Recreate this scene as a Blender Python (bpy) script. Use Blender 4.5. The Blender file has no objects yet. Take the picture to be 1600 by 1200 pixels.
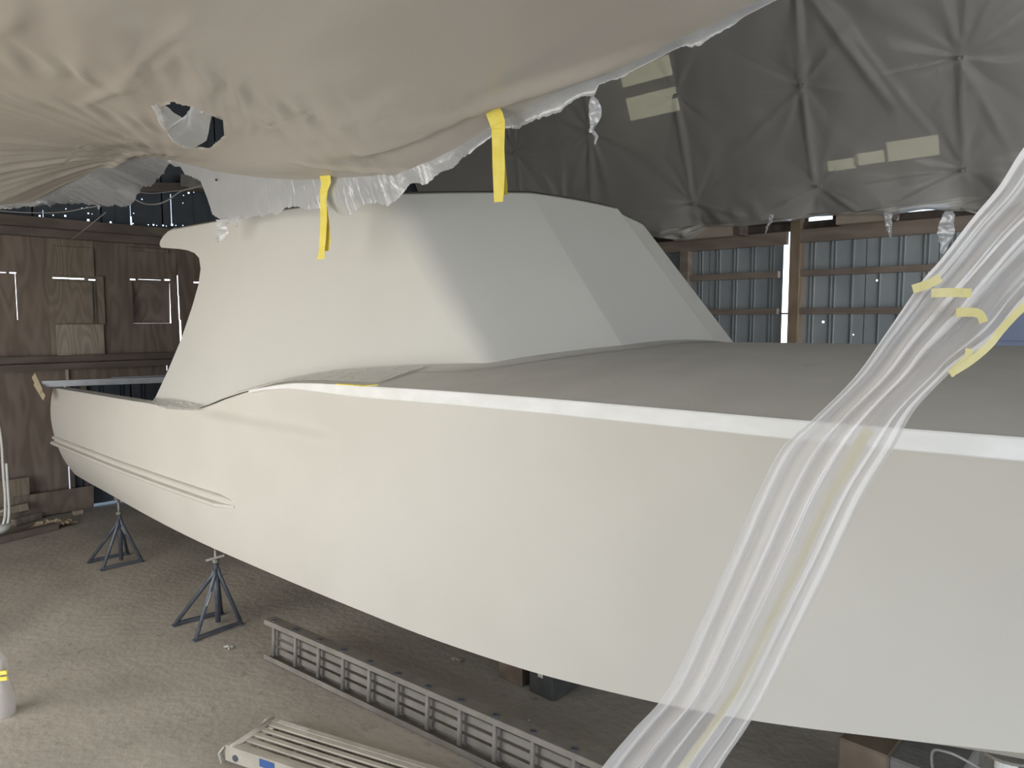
import bpy, bmesh, math, random
import numpy as np
from mathutils import Vector, Matrix
random.seed(7); rng = np.random.RandomState(5)
SC = bpy.context.scene; COL = SC.collection

# ---------------------------------------------------------------- camera, sky, light, exposure
FPX, CAMH = 1150.0, 2.9
PITCH, AZ = math.atan(100/1150), math.radians(46.2)
F0 = Vector((-math.cos(AZ), math.sin(AZ), 0)); RT = Vector((math.sin(AZ), math.cos(AZ), 0))
FW = F0*math.cos(PITCH) + Vector((0, 0, -math.sin(PITCH)))
UP = F0*math.sin(PITCH) + Vector((0, 0, math.cos(PITCH)))
CAM = Vector((0, 0, CAMH))
cd = bpy.data.cameras.new('camera'); cam = bpy.data.objects.new('camera', cd); COL.objects.link(cam)
m = Matrix((RT, UP, -FW)).transposed().to_4x4(); m.translation = CAM
cam.matrix_world = m; cd.sensor_width = 36; cd.lens = FPX/1600*36; cd.clip_start = .05; cd.clip_end = 300
SC.camera = cam
vs = SC.view_settings; vs.view_transform = 'Standard'; vs.look = 'None'; vs.gamma = 1; vs.exposure = 0.35
SC.view_settings.use_curve_mapping = False

def P(x, y, X=None, Y=None, z=None, t=None):
    """point of the room seen at a place of the photograph, on a plane of known X, Y, z or depth"""
    d = FW + RT*((x-800)/FPX) + UP*((600-y)/FPX)
    if X is not None: t = X/d.x
    elif Y is not None: t = Y/d.y
    elif z is not None: t = (z-CAMH)/d.z
    return CAM + d*t

W = bpy.data.worlds.new('sky'); SC.world = W; W.use_nodes = True
nt = W.node_tree; nt.nodes.clear()
wo = nt.nodes.new('ShaderNodeOutputWorld'); bg = nt.nodes.new('ShaderNodeBackground')
tc = nt.nodes.new('ShaderNodeTexCoord'); sp = nt.nodes.new('ShaderNodeSeparateXYZ'); cr = nt.nodes.new('ShaderNodeValToRGB')
nt.links.new(tc.outputs['Generated'], sp.inputs[0]); nt.links.new(sp.outputs['Z'], cr.inputs[0])
cr.color_ramp.elements[0].position = 0; cr.color_ramp.elements[0].color = (1, 1, 1, 1)
cr.color_ramp.elements[1].position = .35; cr.color_ramp.elements[1].color = (.17, .26, .40, 1)
e = cr.color_ramp.elements.new(.09); e.color = (.55, .68, .85, 1)
nt.links.new(cr.outputs[0], bg.inputs[0]); bg.inputs[1].default_value = 2.6
nt.links.new(bg.outputs[0], wo.inputs[0])

def light(name, kind, loc, rot, energy, color, **k):
    l = bpy.data.lights.new(name, kind); l.energy = energy; l.color = color
    for a, b in k.items(): setattr(l, a, b)
    o = bpy.data.objects.new(name, l); COL.objects.link(o); o.location = loc; o.rotation_euler = rot; return o
SUN_E, DOOR_E, END_FILL_E, SIDE_FILL_E = 3.0, 200, 420, 8
light('sun', 'SUN', (0, 20, 20), (math.radians(-58), 0, math.radians(-14)), SUN_E, (1, .93, .82), angle=.01)
# daylight that comes in through the big open door of the near wall
light('door_daylight', 'AREA', (-5.9, -3.05, 1.95), (math.radians(90), 0, 0), DOOR_E, (1, .93, .80),
      shape='RECTANGLE', size=5.6, size_y=3.5)
# added ambient fill from ahead of the bow; the open end there is assumed
light('end_fill', 'AREA', (7.3, 4.6, 2.3), (math.radians(90), 0, math.radians(90)), END_FILL_E, (.96, .98, .95),
      shape='RECTANGLE', size=8.5, size_y=4.4)
light('side_fill', 'AREA', (3.6, -3.05, 2.3), (math.radians(90), 0, 0), SIDE_FILL_E, (.93, .97, 1),
      shape='RECTANGLE', size=5.2, size_y=4.0)  # added cool fill for the forward hull and house front; no second door known

# ---------------------------------------------------------------- materials
def mat(name, col, rough=.6, col2=None, scale=4, detail=4, stretch=(1, 1, 1), bump=0, bscale=30, metal=0,
        spots=None, spec=.5, coat=0, mixpos=(.35, .65), bstretch=None):
    M = bpy.data.materials.new(name); M.use_nodes = True; n = M.node_tree; b = n.nodes['Principled BSDF']
    b.inputs['Roughness'].default_value = rough; b.inputs['Metallic'].default_value = metal
    b.inputs['Specular IOR Level'].default_value = spec; b.inputs['Coat Weight'].default_value = coat
    b.inputs['Base Color'].default_value = (*col, 1)
    tc = n.nodes.new('ShaderNodeTexCoord')
    if col2:
        mp = n.nodes.new('ShaderNodeMapping'); mp.inputs['Scale'].default_value = stretch
        nz = n.nodes.new('ShaderNodeTexNoise'); nz.inputs['Scale'].default_value = scale; nz.inputs['Detail'].default_value = detail
        rp = n.nodes.new('ShaderNodeValToRGB')
        rp.color_ramp.elements[0].color = (*col, 1); rp.color_ramp.elements[1].color = (*col2, 1)
        rp.color_ramp.elements[0].position, rp.color_ramp.elements[1].position = mixpos
        n.links.new(tc.outputs['Object'], mp.inputs[0]); n.links.new(mp.outputs[0], nz.inputs['Vector'])
        n.links.new(nz.outputs[0], rp.inputs[0]); out = rp.outputs[0]
        if spots:
            sc, thr, scol, fac = spots
            n2 = n.nodes.new('ShaderNodeTexNoise'); n2.inputs['Scale'].default_value = sc; n2.inputs['Detail'].default_value = 6
            n.links.new(tc.outputs['Object'], n2.inputs['Vector'])
            r2 = n.nodes.new('ShaderNodeValToRGB'); r2.color_ramp.elements[0].position = thr; r2.color_ramp.elements[1].position = thr+.07
            r2.color_ramp.elements[1].color = (fac, fac, fac, 1)
            n.links.new(n2.outputs[0], r2.inputs[0])
            mx = n.nodes.new('ShaderNodeMixRGB'); n.links.new(r2.outputs[0], mx.inputs[0]); n.links.new(out, mx.inputs[1])
            mx.inputs[2].default_value = (*scol, 1); out = mx.outputs[0]
        n.links.new(out, b.inputs['Base Color'])
    if bump:
        mp = n.nodes.new('ShaderNodeMapping'); mp.inputs['Scale'].default_value = bstretch or stretch
        n.links.new(tc.outputs['Object'], mp.inputs[0])
        n3 = n.nodes.new('ShaderNodeTexNoise'); n3.inputs['Scale'].default_value = bscale; n3.inputs['Detail'].default_value = 5
        n.links.new(mp.outputs[0], n3.inputs['Vector'])
        bp = n.nodes.new('ShaderNodeBump'); bp.inputs['Strength'].default_value = bump; bp.inputs['Distance'].default_value = .02
        n.links.new(n3.outputs[0], bp.inputs['Height']); n.links.new(bp.outputs[0], b.inputs['Normal'])
    return M

def wood(name, dark, light_, axis='z', rings=9, rough=.8):
    """plywood: distorted wave bands along the grain"""
    M = bpy.data.materials.new(name); M.use_nodes = True; n = M.node_tree; b = n.nodes['Principled BSDF']
    b.inputs['Roughness'].default_value = rough; b.inputs['Specular IOR Level'].default_value = .25
    tc = n.nodes.new('ShaderNodeTexCoord'); mp = n.nodes.new('ShaderNodeMapping')
    mp.inputs['Scale'].default_value = {'z': (1, 1, .22), 'y': (1, .22, 1), 'x': (.22, 1, 1)}[axis]
    nz = n.nodes.new('ShaderNodeTexNoise'); nz.inputs['Scale'].default_value = 2.2; nz.inputs['Detail'].default_value = 2
    mul = n.nodes.new('ShaderNodeMath'); mul.operation = 'MULTIPLY'; mul.inputs[1].default_value = rings*6.283
    sn = n.nodes.new('ShaderNodeMath'); sn.operation = 'SINE'
    n2 = n.nodes.new('ShaderNodeTexNoise'); n2.inputs['Scale'].default_value = 3; n2.inputs['Detail'].default_value = 8
    ad = n.nodes.new('ShaderNodeMath'); ad.operation = 'MULTIPLY_ADD'; ad.inputs[1].default_value = .16
    rp = n.nodes.new('ShaderNodeValToRGB'); rp.color_ramp.elements[0].position = .25; rp.color_ramp.elements[1].position = .8
    rp.color_ramp.elements[0].color = (*dark, 1); rp.color_ramp.elements[1].color = (*light_, 1)
    L = n.links.new
    L(tc.outputs['Object'], mp.inputs[0]); L(mp.outputs[0], nz.inputs['Vector']); L(nz.outputs[0], mul.inputs[0])
    L(mul.outputs[0], sn.inputs[0]); L(mp.outputs[0], n2.inputs['Vector']); L(sn.outputs[0], ad.inputs[0]); L(n2.outputs[0], ad.inputs[2])
    L(ad.outputs[0], rp.inputs[0]); L(rp.outputs[0], b.inputs['Base Color'])
    return M

def film(name, col, transp, transl=.4, rough=.3, gloss=.12, bstretch=(1, 1, 1), bscale=6, bump=.4, tint=(1, 1, 1)):
    """polythene film: part clear, part milky, part shiny"""
    M = bpy.data.materials.new(name); M.use_nodes = True; n = M.node_tree; n.nodes.clear(); L = n.links.new
    out = n.nodes.new('ShaderNodeOutputMaterial')
    df = n.nodes.new('ShaderNodeBsdfDiffuse'); df.inputs[0].default_value = (*col, 1)
    tl = n.nodes.new('ShaderNodeBsdfTranslucent'); tl.inputs[0].default_value = (*[min(1, c*1.05) for c in col], 1)
    gl = n.nodes.new('ShaderNodeBsdfGlossy'); gl.inputs['Roughness'].default_value = rough; gl.inputs[0].default_value = (1, 1, 1, 1)
    tr = n.nodes.new('ShaderNodeBsdfTransparent'); tr.inputs[0].default_value = (*tint, 1)
    m1 = n.nodes.new('ShaderNodeMixShader'); m1.inputs[0].default_value = transl; L(df.outputs[0], m1.inputs[1]); L(tl.outputs[0], m1.inputs[2])
    m2 = n.nodes.new('ShaderNodeMixShader'); L(m1.outputs[0], m2.inputs[1]); L(gl.outputs[0], m2.inputs[2])
    lw = n.nodes.new('ShaderNodeLayerWeight'); lw.inputs[0].default_value = .35
    mg = n.nodes.new('ShaderNodeMath'); mg.operation = 'MULTIPLY_ADD'; mg.inputs[1].default_value = gloss*1.5; mg.inputs[2].default_value = gloss
    L(lw.outputs['Fresnel'], mg.inputs[0]); L(mg.outputs[0], m2.inputs[0])
    m3 = n.nodes.new('ShaderNodeMixShader')
    mt = n.nodes.new('ShaderNodeMath'); mt.operation = 'MULTIPLY_ADD'; mt.inputs[1].default_value = -transp*.8; mt.inputs[2].default_value = transp
    mt.use_clamp = True
    L(lw.outputs['Facing'], mt.inputs[0]); L(mt.outputs[0], m3.inputs[0]); L(m2.outputs[0], m3.inputs[1]); L(tr.outputs[0], m3.inputs[2])
    L(m3.outputs[0], out.inputs[0])
    tc = n.nodes.new('ShaderNodeTexCoord'); mp = n.nodes.new('ShaderNodeMapping'); mp.inputs['Scale'].default_value = bstretch
    nz = n.nodes.new('ShaderNodeTexNoise'); nz.inputs['Scale'].default_value = bscale; nz.inputs['Detail'].default_value = 5; nz.inputs['Distortion'].default_value = .6
    bp = n.nodes.new('ShaderNodeBump'); bp.inputs['Strength'].default_value = bump; bp.inputs['Distance'].default_value = .03
    L(tc.outputs['Object'], mp.inputs[0]); L(mp.outputs[0], nz.inputs['Vector']); L(nz.outputs[0], bp.inputs['Height'])
    for s in (df, tl, gl): L(bp.outputs[0], s.inputs['Normal'])
    L(bp.outputs[0], lw.inputs['Normal'])
    return M

PRIMER = mat('primer', (.625, .593, .535), .62, (.655, .623, .565), 1.2, spec=.25)
PRIMER_HOUSE = mat('primer_house', (.60, .585, .54), .65, (.62, .605, .56), 1.0, spec=.22)
DECK = mat('deck_primer', (.66, .635, .59), .75, (.71, .685, .64), 3, spots=(5, .66, (.56, .54, .51), .5), spec=.2, bump=.05)
EDGE = mat('edge_primer', (.80, .79, .76), .6, (.88, .87, .85), 9, stretch=(.5, 1, 1), spec=.25, bump=.1)
FLOOR = mat('dusty_concrete', (.37, .335, .29), .93, (.48, .435, .375), 1.1, 8, spots=(7, .62, (.32, .285, .245), .6), bump=.5, bscale=14, spec=.15)
FILM = film('ceiling_film', (.55, .50, .44), .05, .25, .22, .09, (1, 2, 1), 2.5, .12)
FILM_W = film('torn_film', (.82, .83, .85), .18, .55, .3, .10, (2, 2, 1), 5, .5)
FILM_B = film('dark_film', (.62, .595, .56), .26, .3, .30, .07, (1, 1, 1), 3, .3)
FILM_C = film('curtain_film', (.88, .84, .82), .36, .35, .35, .05, (1, 1, .3), 7, .15)
FILM_D = film('clear_film', (.86, .85, .82), .5, .3, .25, .12, (1, 1, 1), 14, .8)
TAPE = mat('yellow_tape', (.83, .68, .11), .55, (.88, .75, .18), 14, spec=.3, bump=.25, bscale=25)
TAPE_F = mat('faded_yellow_tape', (.60, .52, .22), .6, (.66, .58, .30), 14, spec=.3, bump=.2)
TAPE_T = mat('masking_tape', (.62, .50, .32), .7, (.68, .57, .38), 20)
PLY = wood('weathered_plywood', (.17, .132, .108), (.26, .21, .175))
PLY2 = wood('olive_plywood', (.20, .165, .125), (.30, .25, .20), rings=14)
PLY3 = wood('pale_plywood', (.27, .23, .19), (.42, .37, .31), rings=16)
LUMBER = wood('lumber', (.26, .205, .17), (.37, .30, .25), 'x', 6)
LUMBER_L = wood('dark_lumber', (.13, .105, .09), (.19, .155, .135), 'y', 6)
LUMBER_V = wood('post_lumber', (.26, .19, .13), (.40, .30, .21), 'z', 7)
PALEWOOD = wood('pale_lumber', (.42, .34, .27), (.55, .46, .38), 'x', 5)
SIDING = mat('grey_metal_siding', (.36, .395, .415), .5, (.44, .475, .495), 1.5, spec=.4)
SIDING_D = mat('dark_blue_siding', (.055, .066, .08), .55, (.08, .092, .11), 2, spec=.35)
BLUE = mat('blue_paint', (.27, .32, .48), .6, (.32, .37, .53), 2)
STEEL_B = mat('blue_grey_steel', (.09, .105, .135), .45, (.13, .14, .165), 12, metal=.35)
STEEL_G = mat('worn_steel', (.24, .225, .205), .5, (.31, .29, .265), 15, metal=.5)
ALU = mat('dusty_aluminium', (.46, .43, .37), .6, (.56, .52, .45), 6, metal=.35, bump=.1)
ALU_D = mat('dull_aluminium', (.22, .20, .175), .65, (.28, .255, .225), 6, metal=.2)
ALU_T = mat('grey_rail', (.21, .22, .24), .5, (.26, .27, .29), 5, metal=.4)
WHITE = mat('white_paint', (.78, .77, .74), .4, (.72, .71, .68), 6)
LABEL = mat('paper_label', (.62, .60, .55), .7, (.5, .48, .44), 30)
BLUELAB = mat('blue_label', (.05, .12, .33), .5)
GREYB = mat('grey_block', (.17, .165, .155), .9, (.22, .215, .20), 8, bump=.3)
GREYD = mat('charcoal_block', (.055, .055, .052), .8, (.07, .07, .067), 8)
TANB = wood('block_wood', (.15, .115, .085), (.24, .185, .14), 'y', 5)
CORD = mat('grey_cord', (.36, .35, .34), .6)
CLEAT = mat('zinc_cleat', (.4, .4, .4), .5, metal=.4)
BLACK = mat('black_rubber', (.02, .02, .02), .6)
ROOFM = mat('roof_metal', (.12, .12, .12), .6, (.16, .16, .155), 2)
PAPER = mat('brown_paper', (.42, .33, .22), .8, (.5, .4, .28), 9, bump=.5)

# ---------------------------------------------------------------- helpers
def link(name, me, mats, parent=None, smooth=False):
    o = bpy.data.objects.new(name, me); COL.objects.link(o)
    if not isinstance(mats, (list, tuple)): mats = [mats]
    for k in mats: me.materials.append(k)
    if smooth: me.polygons.foreach_set('use_smooth', [True]*len(me.polygons))
    if parent: o.parent = parent; o.matrix_parent_inverse = Matrix.Translation(-parent.location) if parent.rotation_euler.z == 0 else parent.matrix_basis.inverted()
    return o
def meshobj(name, vv, ff, mats, parent=None, smooth=False):
    me = bpy.data.meshes.new(name); me.from_pydata([tuple(v) for v in vv], [], ff); me.update()
    return link(name, me, mats, parent, smooth)
def bmobj(name, bm, mats, parent=None, smooth=False):
    me = bpy.data.meshes.new(name); bm.normal_update(); bm.to_mesh(me); bm.free(); return link(name, me, mats, parent, smooth)
def thing(name, label, cat, loc, group=None):
    o = bpy.data.objects.new(name, None); COL.objects.link(o); o.location = loc; o.empty_display_size = .1
    o['label'] = label; o['category'] = cat
    if group: o['group'] = group
    return o
def tag(o, label, cat, group=None):
    o['label'] = label; o['category'] = cat
    if group: o['group'] = group
    return o
def struct(o): o['kind'] = 'structure'; return o
def empty_struct(name, loc):
    o = bpy.data.objects.new(name, None); COL.objects.link(o); o.location = loc; o['kind'] = 'structure'; return o

def add_box(bm, c, s, R=None, bev=0):
    r = bmesh.ops.create_cube(bm, size=1)
    M = Matrix.Translation(Vector(c)) @ ((R or Matrix.Identity(3)).to_4x4()) @ Matrix.Diagonal((*s, 1))
    bmesh.ops.transform(bm, matrix=M, verts=r['verts'])
    if bev:
        es = list({e for v in r['verts'] for e in v.link_edges})
        bmesh.ops.bevel(bm, geom=es, offset=bev, segments=1, affect='EDGES')
def box(name, c, s, m, parent=None, R=None, bev=.004):
    bm = bmesh.new(); add_box(bm, c, s, R, bev); return bmobj(name, bm, m, parent)
def span(name, a, b, m, parent=None, bev=.003):
    a, b = Vector(a), Vector(b); return box(name, (a+b)/2, [abs(b[i]-a[i]) for i in range(3)], m, parent, None, bev)
def frame(d, upv=Vector((0, 0, 1))):
    d = d.normalized()
    if abs(d.dot(upv)) > .98: upv = Vector((0, 1, 0))
    s = d.cross(upv).normalized(); u = s.cross(d); return d, s, u
def add_beam(bm, a, b, w, h, bev=0):
    a, b = Vector(a), Vector(b); d, s, u = frame(b-a)
    add_box(bm, (a+b)/2, ((b-a).length, w, h), Matrix((d, s, u)).transposed(), bev)
def beam(name, a, b, w, h, m, parent=None, bev=.003):
    bm = bmesh.new(); add_beam(bm, a, b, w, h, bev); return bmobj(name, bm, m, parent)
def add_tube(bm, pts, r, n=8, caps=True):
    pts = [Vector(p) for p in pts]; rings = []
    rr = r if isinstance(r, (list, tuple)) else [r]*len(pts)
    s = None
    for i, p in enumerate(pts):
        d = (pts[min(i+1, len(pts)-1)]-pts[max(i-1, 0)]).normalized()
        if s is None: _, s, _ = frame(d)
        s = (s - d*s.dot(d)).normalized(); u = s.cross(d)
        rings.append([bm.verts.new(p+(s*math.cos(a)+u*math.sin(a))*rr[i]) for a in [2*math.pi*k/n for k in range(n)]])
    for i in range(len(rings)-1):
        for k in range(n): bm.faces.new((rings[i][k], rings[i][(k+1) % n], rings[i+1][(k+1) % n], rings[i+1][k]))
    if caps: bm.faces.new(rings[0][::-1]); bm.faces.new(rings[-1])
def tube(name, pts, r, m, parent=None, n=8):
    bm = bmesh.new(); add_tube(bm, pts, r, n); return bmobj(name, bm, m, parent, True)
def spline(pts, n):
    pts = [Vector(p) for p in pts]; q = [pts[0]*2-pts[1]]+pts+[pts[-1]*2-pts[-2]]; out = []
    for i in range(len(pts)-1):
        a, b, c, d = q[i:i+4]
        for k in range(n):
            t = k/n; out.append(.5*((2*b)+(c-a)*t+(2*a-5*b+4*c-d)*t*t+(3*b-a-3*c+d)*t**3))
    return out+[pts[-1]]
def grid_faces(nu, nv, off=0):
    return [(off+i*nv+j, off+(i+1)*nv+j, off+(i+1)*nv+j+1, off+i*nv+j+1) for i in range(nu-1) for j in range(nv-1)]
def interp(xs, ys, x):
    """smooth (monotone cubic) interpolation"""
    xs = np.array(xs, float); ys = np.array(ys, float); h = np.diff(xs); d = np.diff(ys)/h; mm = np.zeros(len(xs))
    for i in range(1, len(xs)-1):
        if d[i-1]*d[i] > 0: mm[i] = 2*d[i-1]*d[i]/(d[i-1]+d[i])
    mm[0], mm[-1] = d[0], d[-1]
    x = np.clip(np.asarray(x, float), xs[0], xs[-1]); i = np.clip(np.searchsorted(xs, x)-1, 0, len(xs)-2)
    t = (x-xs[i])/h[i]
    return (2*t**3-3*t**2+1)*ys[i]+(t**3-2*t**2+t)*h[i]*mm[i]+(-2*t**3+3*t**2)*ys[i+1]+(t**3-t**2)*h[i]*mm[i+1]
def sstep(a, b, x): t = np.clip((x-a)/(b-a), 0, 1); return t*t*(3-2*t)
_T = rng.rand(64, 64)
def noise(x, y):
    x = np.asarray(x, float) % 64; y = np.asarray(y, float) % 64; i = x.astype(int); j = y.astype(int); fx = x-i; fy = y-j
    fx = fx*fx*(3-2*fx); fy = fy*fy*(3-2*fy); i1 = (i+1) % 64; j1 = (j+1) % 64; i %= 64; j %= 64
    return (_T[i, j]*(1-fx)+_T[i1, j]*fx)*(1-fy)+(_T[i, j1]*(1-fx)+_T[i1, j1]*fx)*fy-.5

def holed(name, axis, at, th, u0, u1, z0, z1, holes, m, parent, d=None):
    """a sheet of thickness th in the plane axis=at, really pierced by rectangular holes (u0,u1,z0,z1)"""
    hs = [(max(a, u0), min(b, u1), max(c, z0), min(e, z1)) for a, b, c, e in holes if b > u0 and a < u1 and e > z0 and c < z1]
    us = sorted({u0, u1, *[h[0] for h in hs], *[h[1] for h in hs]}); zs = sorted({z0, z1, *[h[2] for h in hs], *[h[3] for h in hs]})
    idx = {}; vv = []; ff = []
    def V(i, j, k):
        if (i, j, k) not in idx:
            idx[i, j, k] = len(vv); a = at+k*th
            vv.append((a, us[i], zs[j]) if axis == 'x' else (us[i], a, zs[j]))
        return idx[i, j, k]
    nu, nz = len(us)-1, len(zs)-1
    solid = [[not any(h[0] <= (us[i]+us[i+1])/2 <= h[1] and h[2] <= (zs[j]+zs[j+1])/2 <= h[3] for h in hs) for j in range(nz)] for i in range(nu)]
    S = lambda i, j: 0 <= i < nu and 0 <= j < nz and solid[i][j]
    for i in range(nu):
        for j in range(nz):
            if not solid[i][j]: continue
            for k in (0, 1): ff.append((V(i, j, k), V(i+1, j, k), V(i+1, j+1, k), V(i, j+1, k))[::1 if k else -1])
            if not S(i-1, j): ff.append((V(i, j, 0), V(i, j+1, 0), V(i, j+1, 1), V(i, j, 1)))
            if not S(i+1, j): ff.append((V(i+1, j, 0), V(i+1, j, 1), V(i+1, j+1, 1), V(i+1, j+1, 0)))
            if not S(i, j-1): ff.append((V(i, j, 0), V(i, j, 1), V(i+1, j, 1), V(i+1, j, 0)))
            if not S(i, j+1): ff.append((V(i, j+1, 0), V(i+1, j+1, 0), V(i+1, j+1, 1), V(i, j+1, 1)))
    return meshobj(name, vv, ff, m, parent)

# ================================================================ THE SHED
XL, XR, YN, YF = -12.5, 7.4, -3.2, 11.0
ZPROF = [(-3.2, 4.62), (-1.85, 7.5), (3.9, 8.4), (9.65, 7.5), (11.0, 4.62)]   # gambrel roof in section
def roofz(y):
    if y < ZPROF[0][0]: return ZPROF[0][1]+(y-ZPROF[0][0])*2.133
    if y > ZPROF[-1][0]: return ZPROF[-1][1]-(y-ZPROF[-1][0])*2.133
    return float(np.interp(y, [p[0] for p in ZPROF], [p[1] for p in ZPROF]))
bm = bmesh.new(); add_box(bm, ((XL+XR)/2, (YN+YF)/2, -.1), (XR-XL+.6, YF-YN+.6, .2)); fl = struct(bmobj('floor', bm, FLOOR))
gr = struct(meshobj('ground_outside', [(-60, -60, -.14), (60, -60, -.14), (60, 60, -.14), (-60, 60, -.14)], [(0, 1, 2, 3)],
     mat('pale_gravel', (.66, .63, .58), .95, (.74, .71, .66), 2)))

# ---- wall_left: behind the transom
WL = empty_struct('wall_left', (XL, 4, 0))
w = lambda x, y: (lambda q: (q.y, q.z))(P(x, y, X=XL))
def rect(x0, y0, x1, y1):
    a, b = w(x0, y0), w(x1, y1); return (min(a[0], b[0]), max(a[0], b[0]), min(a[1], b[1]), max(a[1], b[1]))
slits = [rect(-20, 424, 10, 426.5), rect(15, 425, 26, 427.5), (*rect(24.5, 427, 27.5, 500),),
         rect(82, 433, 108, 436), rect(108, 434, 132, 437), rect(138, 436, 150, 438.5), rect(147, 437, 149.7, 508),
         rect(203, 435.5, 212, 438), rect(216, 436, 252, 438), rect(257, 436, 266, 438.8),
         rect(303, 440, 325, 443),
         rect(276, 398, 277.5, 430), rect(277, 430, 280, 462), rect(278.5, 462, 282, 500), rect(280.5, 500, 285.5, 548),
         rect(134, 569, 138, 571.5), rect(260, 567, 262.5, 579)]
dots = []
for (x, y, s) in [(112, 314, 2.2), (129, 325, 1.6), (104, 326, 1.8), (84, 336, 2), (103, 337, 3.2), (134, 311, 1.6), (139, 333, 2.4), (139, 344, 4),
                  (145, 334, 1.3), (174, 347, 3), (175, 354, 1.4), (137, 324, 1.6), (223, 311, 2), (210, 333, 1.6), (209, 349, 1.8), (296, 301, 3), (288, 305, 1.6),
                  (287, 317, 1.5), (304, 300, 1.4), (233, 351, 1.8), (241, 351, 2.6), (246, 352, 1.4), (256, 352, 2.4), (261, 353, 1.5), (270, 351, 3.4),
                  (276, 352, 1.6), (287, 352, 1.6), (63, 337, 3), (141, 352, 1.6), (220, 280, 1.5)]:
    dots.append(rect(x-s/2, y-s/2, x+s/2, y+s/2))
slits_up = [rect(67.5, 328, 69.8, 358), rect(204, 320, 205.4, 340), rect(204.5, 338, 207.6, 356), rect(205.4, 356, 206.8, 366),
            rect(268, 303, 269, 350), rect(140.5, 345, 141.5, 362)]
# plywood sheets standing edge to edge
hatch3 = rect(206, 440, 268, 505)
edges = [-3.4, w(-60, 500)[0], w(79.5, 500)[0], w(150, 500)[0], w(199, 500)[0], w(277.6, 500)[0], 6.6, 8.0]
for i in range(len(edges)-1):
    hs = slits+[hatch3]
    holed('plywood_sheet', 'x', XL-.012*(i % 2), -.018, edges[i]-.01, edges[i+1]+.01, 2.2, 4.22, hs, PLY2 if i == 2 else PLY, WL)
# outward-tilting hatch flap: light creeps in round its sides and foot
a = hatch3; bm = bmesh.new()
vv = [(XL-.02, a[0]-.02, a[3]+.02), (XL-.02, a[1]+.0, a[3]+.02), (XL-.20, a[1]+.055, a[2]-.0), (XL-.20, a[0]+.0, a[2]+.0)]
vv += [(x-.015, y, z) for x, y, z in vv]
meshobj('hatch_flap', vv, [(0, 1, 2, 3), (7, 6, 5, 4), (0, 4, 5, 1), (1, 5, 6, 2), (2, 6, 7, 3), (3, 7, 4, 0)], PLY, WL)['label'] = 'plywood hatch flap ajar at the foot, rimmed by daylight'
# thin boards fixed over the plywood
def wl_board(name, x0, y0, x1, y1, m, d=.02, out=.012, lab=None):
    r = rect(x0, y0, x1, y1); o = span(name, (XL+out, r[0], r[2]), (XL+out+d, r[1], r[3]), m, WL)
    if lab: o['label'] = lab
    return o
wl_board('patch_panel', 82, 384, 147, 432, PLY2, .012, lab='short olive plywood patch under the top rail')
wl_board('patch_panel', 83, 439, 146, 504, PLY2, .02, lab='middle plywood patch, lit slits along its top and right')
wl_board('patch_panel', 86, 507, 163, 557, PLY3, .03, lab='pale plywood patch above the middle rail')
wl_board('batten', 151, 432, 164, 506, PLY2, .02)
wl_board('batten', 199, 386, 262, 396, PLY, .02)
wl_board('wood_chip', 91, 553, 111, 558, PALEWOOD, .03, .04)
# rails
r1 = rect(-80, 350, 262, 366); 
beam('top_rail', (XL+.09, -3.1, 4.30), (XL+.09, 8, 4.30), .09, .16, LUMBER_L, WL)
beam('top_rail', (XL+.13, -3.1, 4.155), (XL+.13, 8, 4.155), .12, .12, LUMBER_L, WL)
beam('middle_rail', (XL+.08, -3.1, 2.325), (XL+.08, 8, 2.325), .09, .10, LUMBER_L, WL)
beam('middle_rail', (XL+.12, -3.1, 2.215), (XL+.12, 8, 2.215), .12, .10, LUMBER_L, WL)
# lower bay: plywood at the left, then a stud and metal siding
yj = w(100, 600)[0]
holed('plywood_sheet', 'x', XL, -.018, -3.4, yj-1.25, .06, 2.2, slits, PLY, WL)
holed('plywood_sheet', 'x', XL-.01, -.018, yj-1.24, yj, .10, 2.2, slits, PLY, WL)
wl_board('batten', 101, 571, 107, 600, PALEWOOD, .03)
holed('plywood_sheet', 'x', XL-.01, -.018, yj, 5.4, 1.95, 2.2, slits, PLY, WL)
def siding_panel(axis, at, u0, u1, z0, z1, m, parent, holes=(), pitch=.305, rib=.022, side=1, name='metal_panel'):
    """one metal sheet with raised ribs turned to the room"""
    o = holed(name, axis, at, -.004*side, u0, u1, z0, z1, holes, m, parent)
    me = o.data; bm = bmesh.new(); bm.from_mesh(me); u = u0+pitch/2; k = 0
    while u < u1-.03:
        for q, ww in ((0, .018), (.05, .010)) if k % 1 == 0 else ():
            if u+q > u1-.02: continue
            z_ = [(z0, z1)]
            for h in holes:
                if h[0]-.02 < u+q < h[1]+.02 and h[3] > z0 and h[2] < z1: z_ = []
            for za, zb in z_:
                c = (at+side*rib/2, u+q, (za+zb)/2) if axis == 'x' else (u+q, at+side*rib/2, (za+zb)/2)
                s = (rib, ww, zb-za) if axis == 'x' else (ww, rib, zb-za)
                add_box(bm, c, s)
        u += pitch; k += 1
    bm.to_mesh(me); bm.free(); return o
y = yj+.02
while y < 11.0:
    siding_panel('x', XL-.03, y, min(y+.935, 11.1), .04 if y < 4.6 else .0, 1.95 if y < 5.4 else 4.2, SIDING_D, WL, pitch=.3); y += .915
for (x0, x1) in ((134, 143), (110, 118)):
    q = rect(x0, 755, x1, 790); span('stud', (XL-.02, q[0], .05), (XL+.05, q[1], 1.95), LUMBER_L, WL)
beam('sill_plate', (XL-.0, -3.1, .03), (XL-.0, w(112, 790)[0], .03), .09, .06, LUMBER_L, WL)
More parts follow.
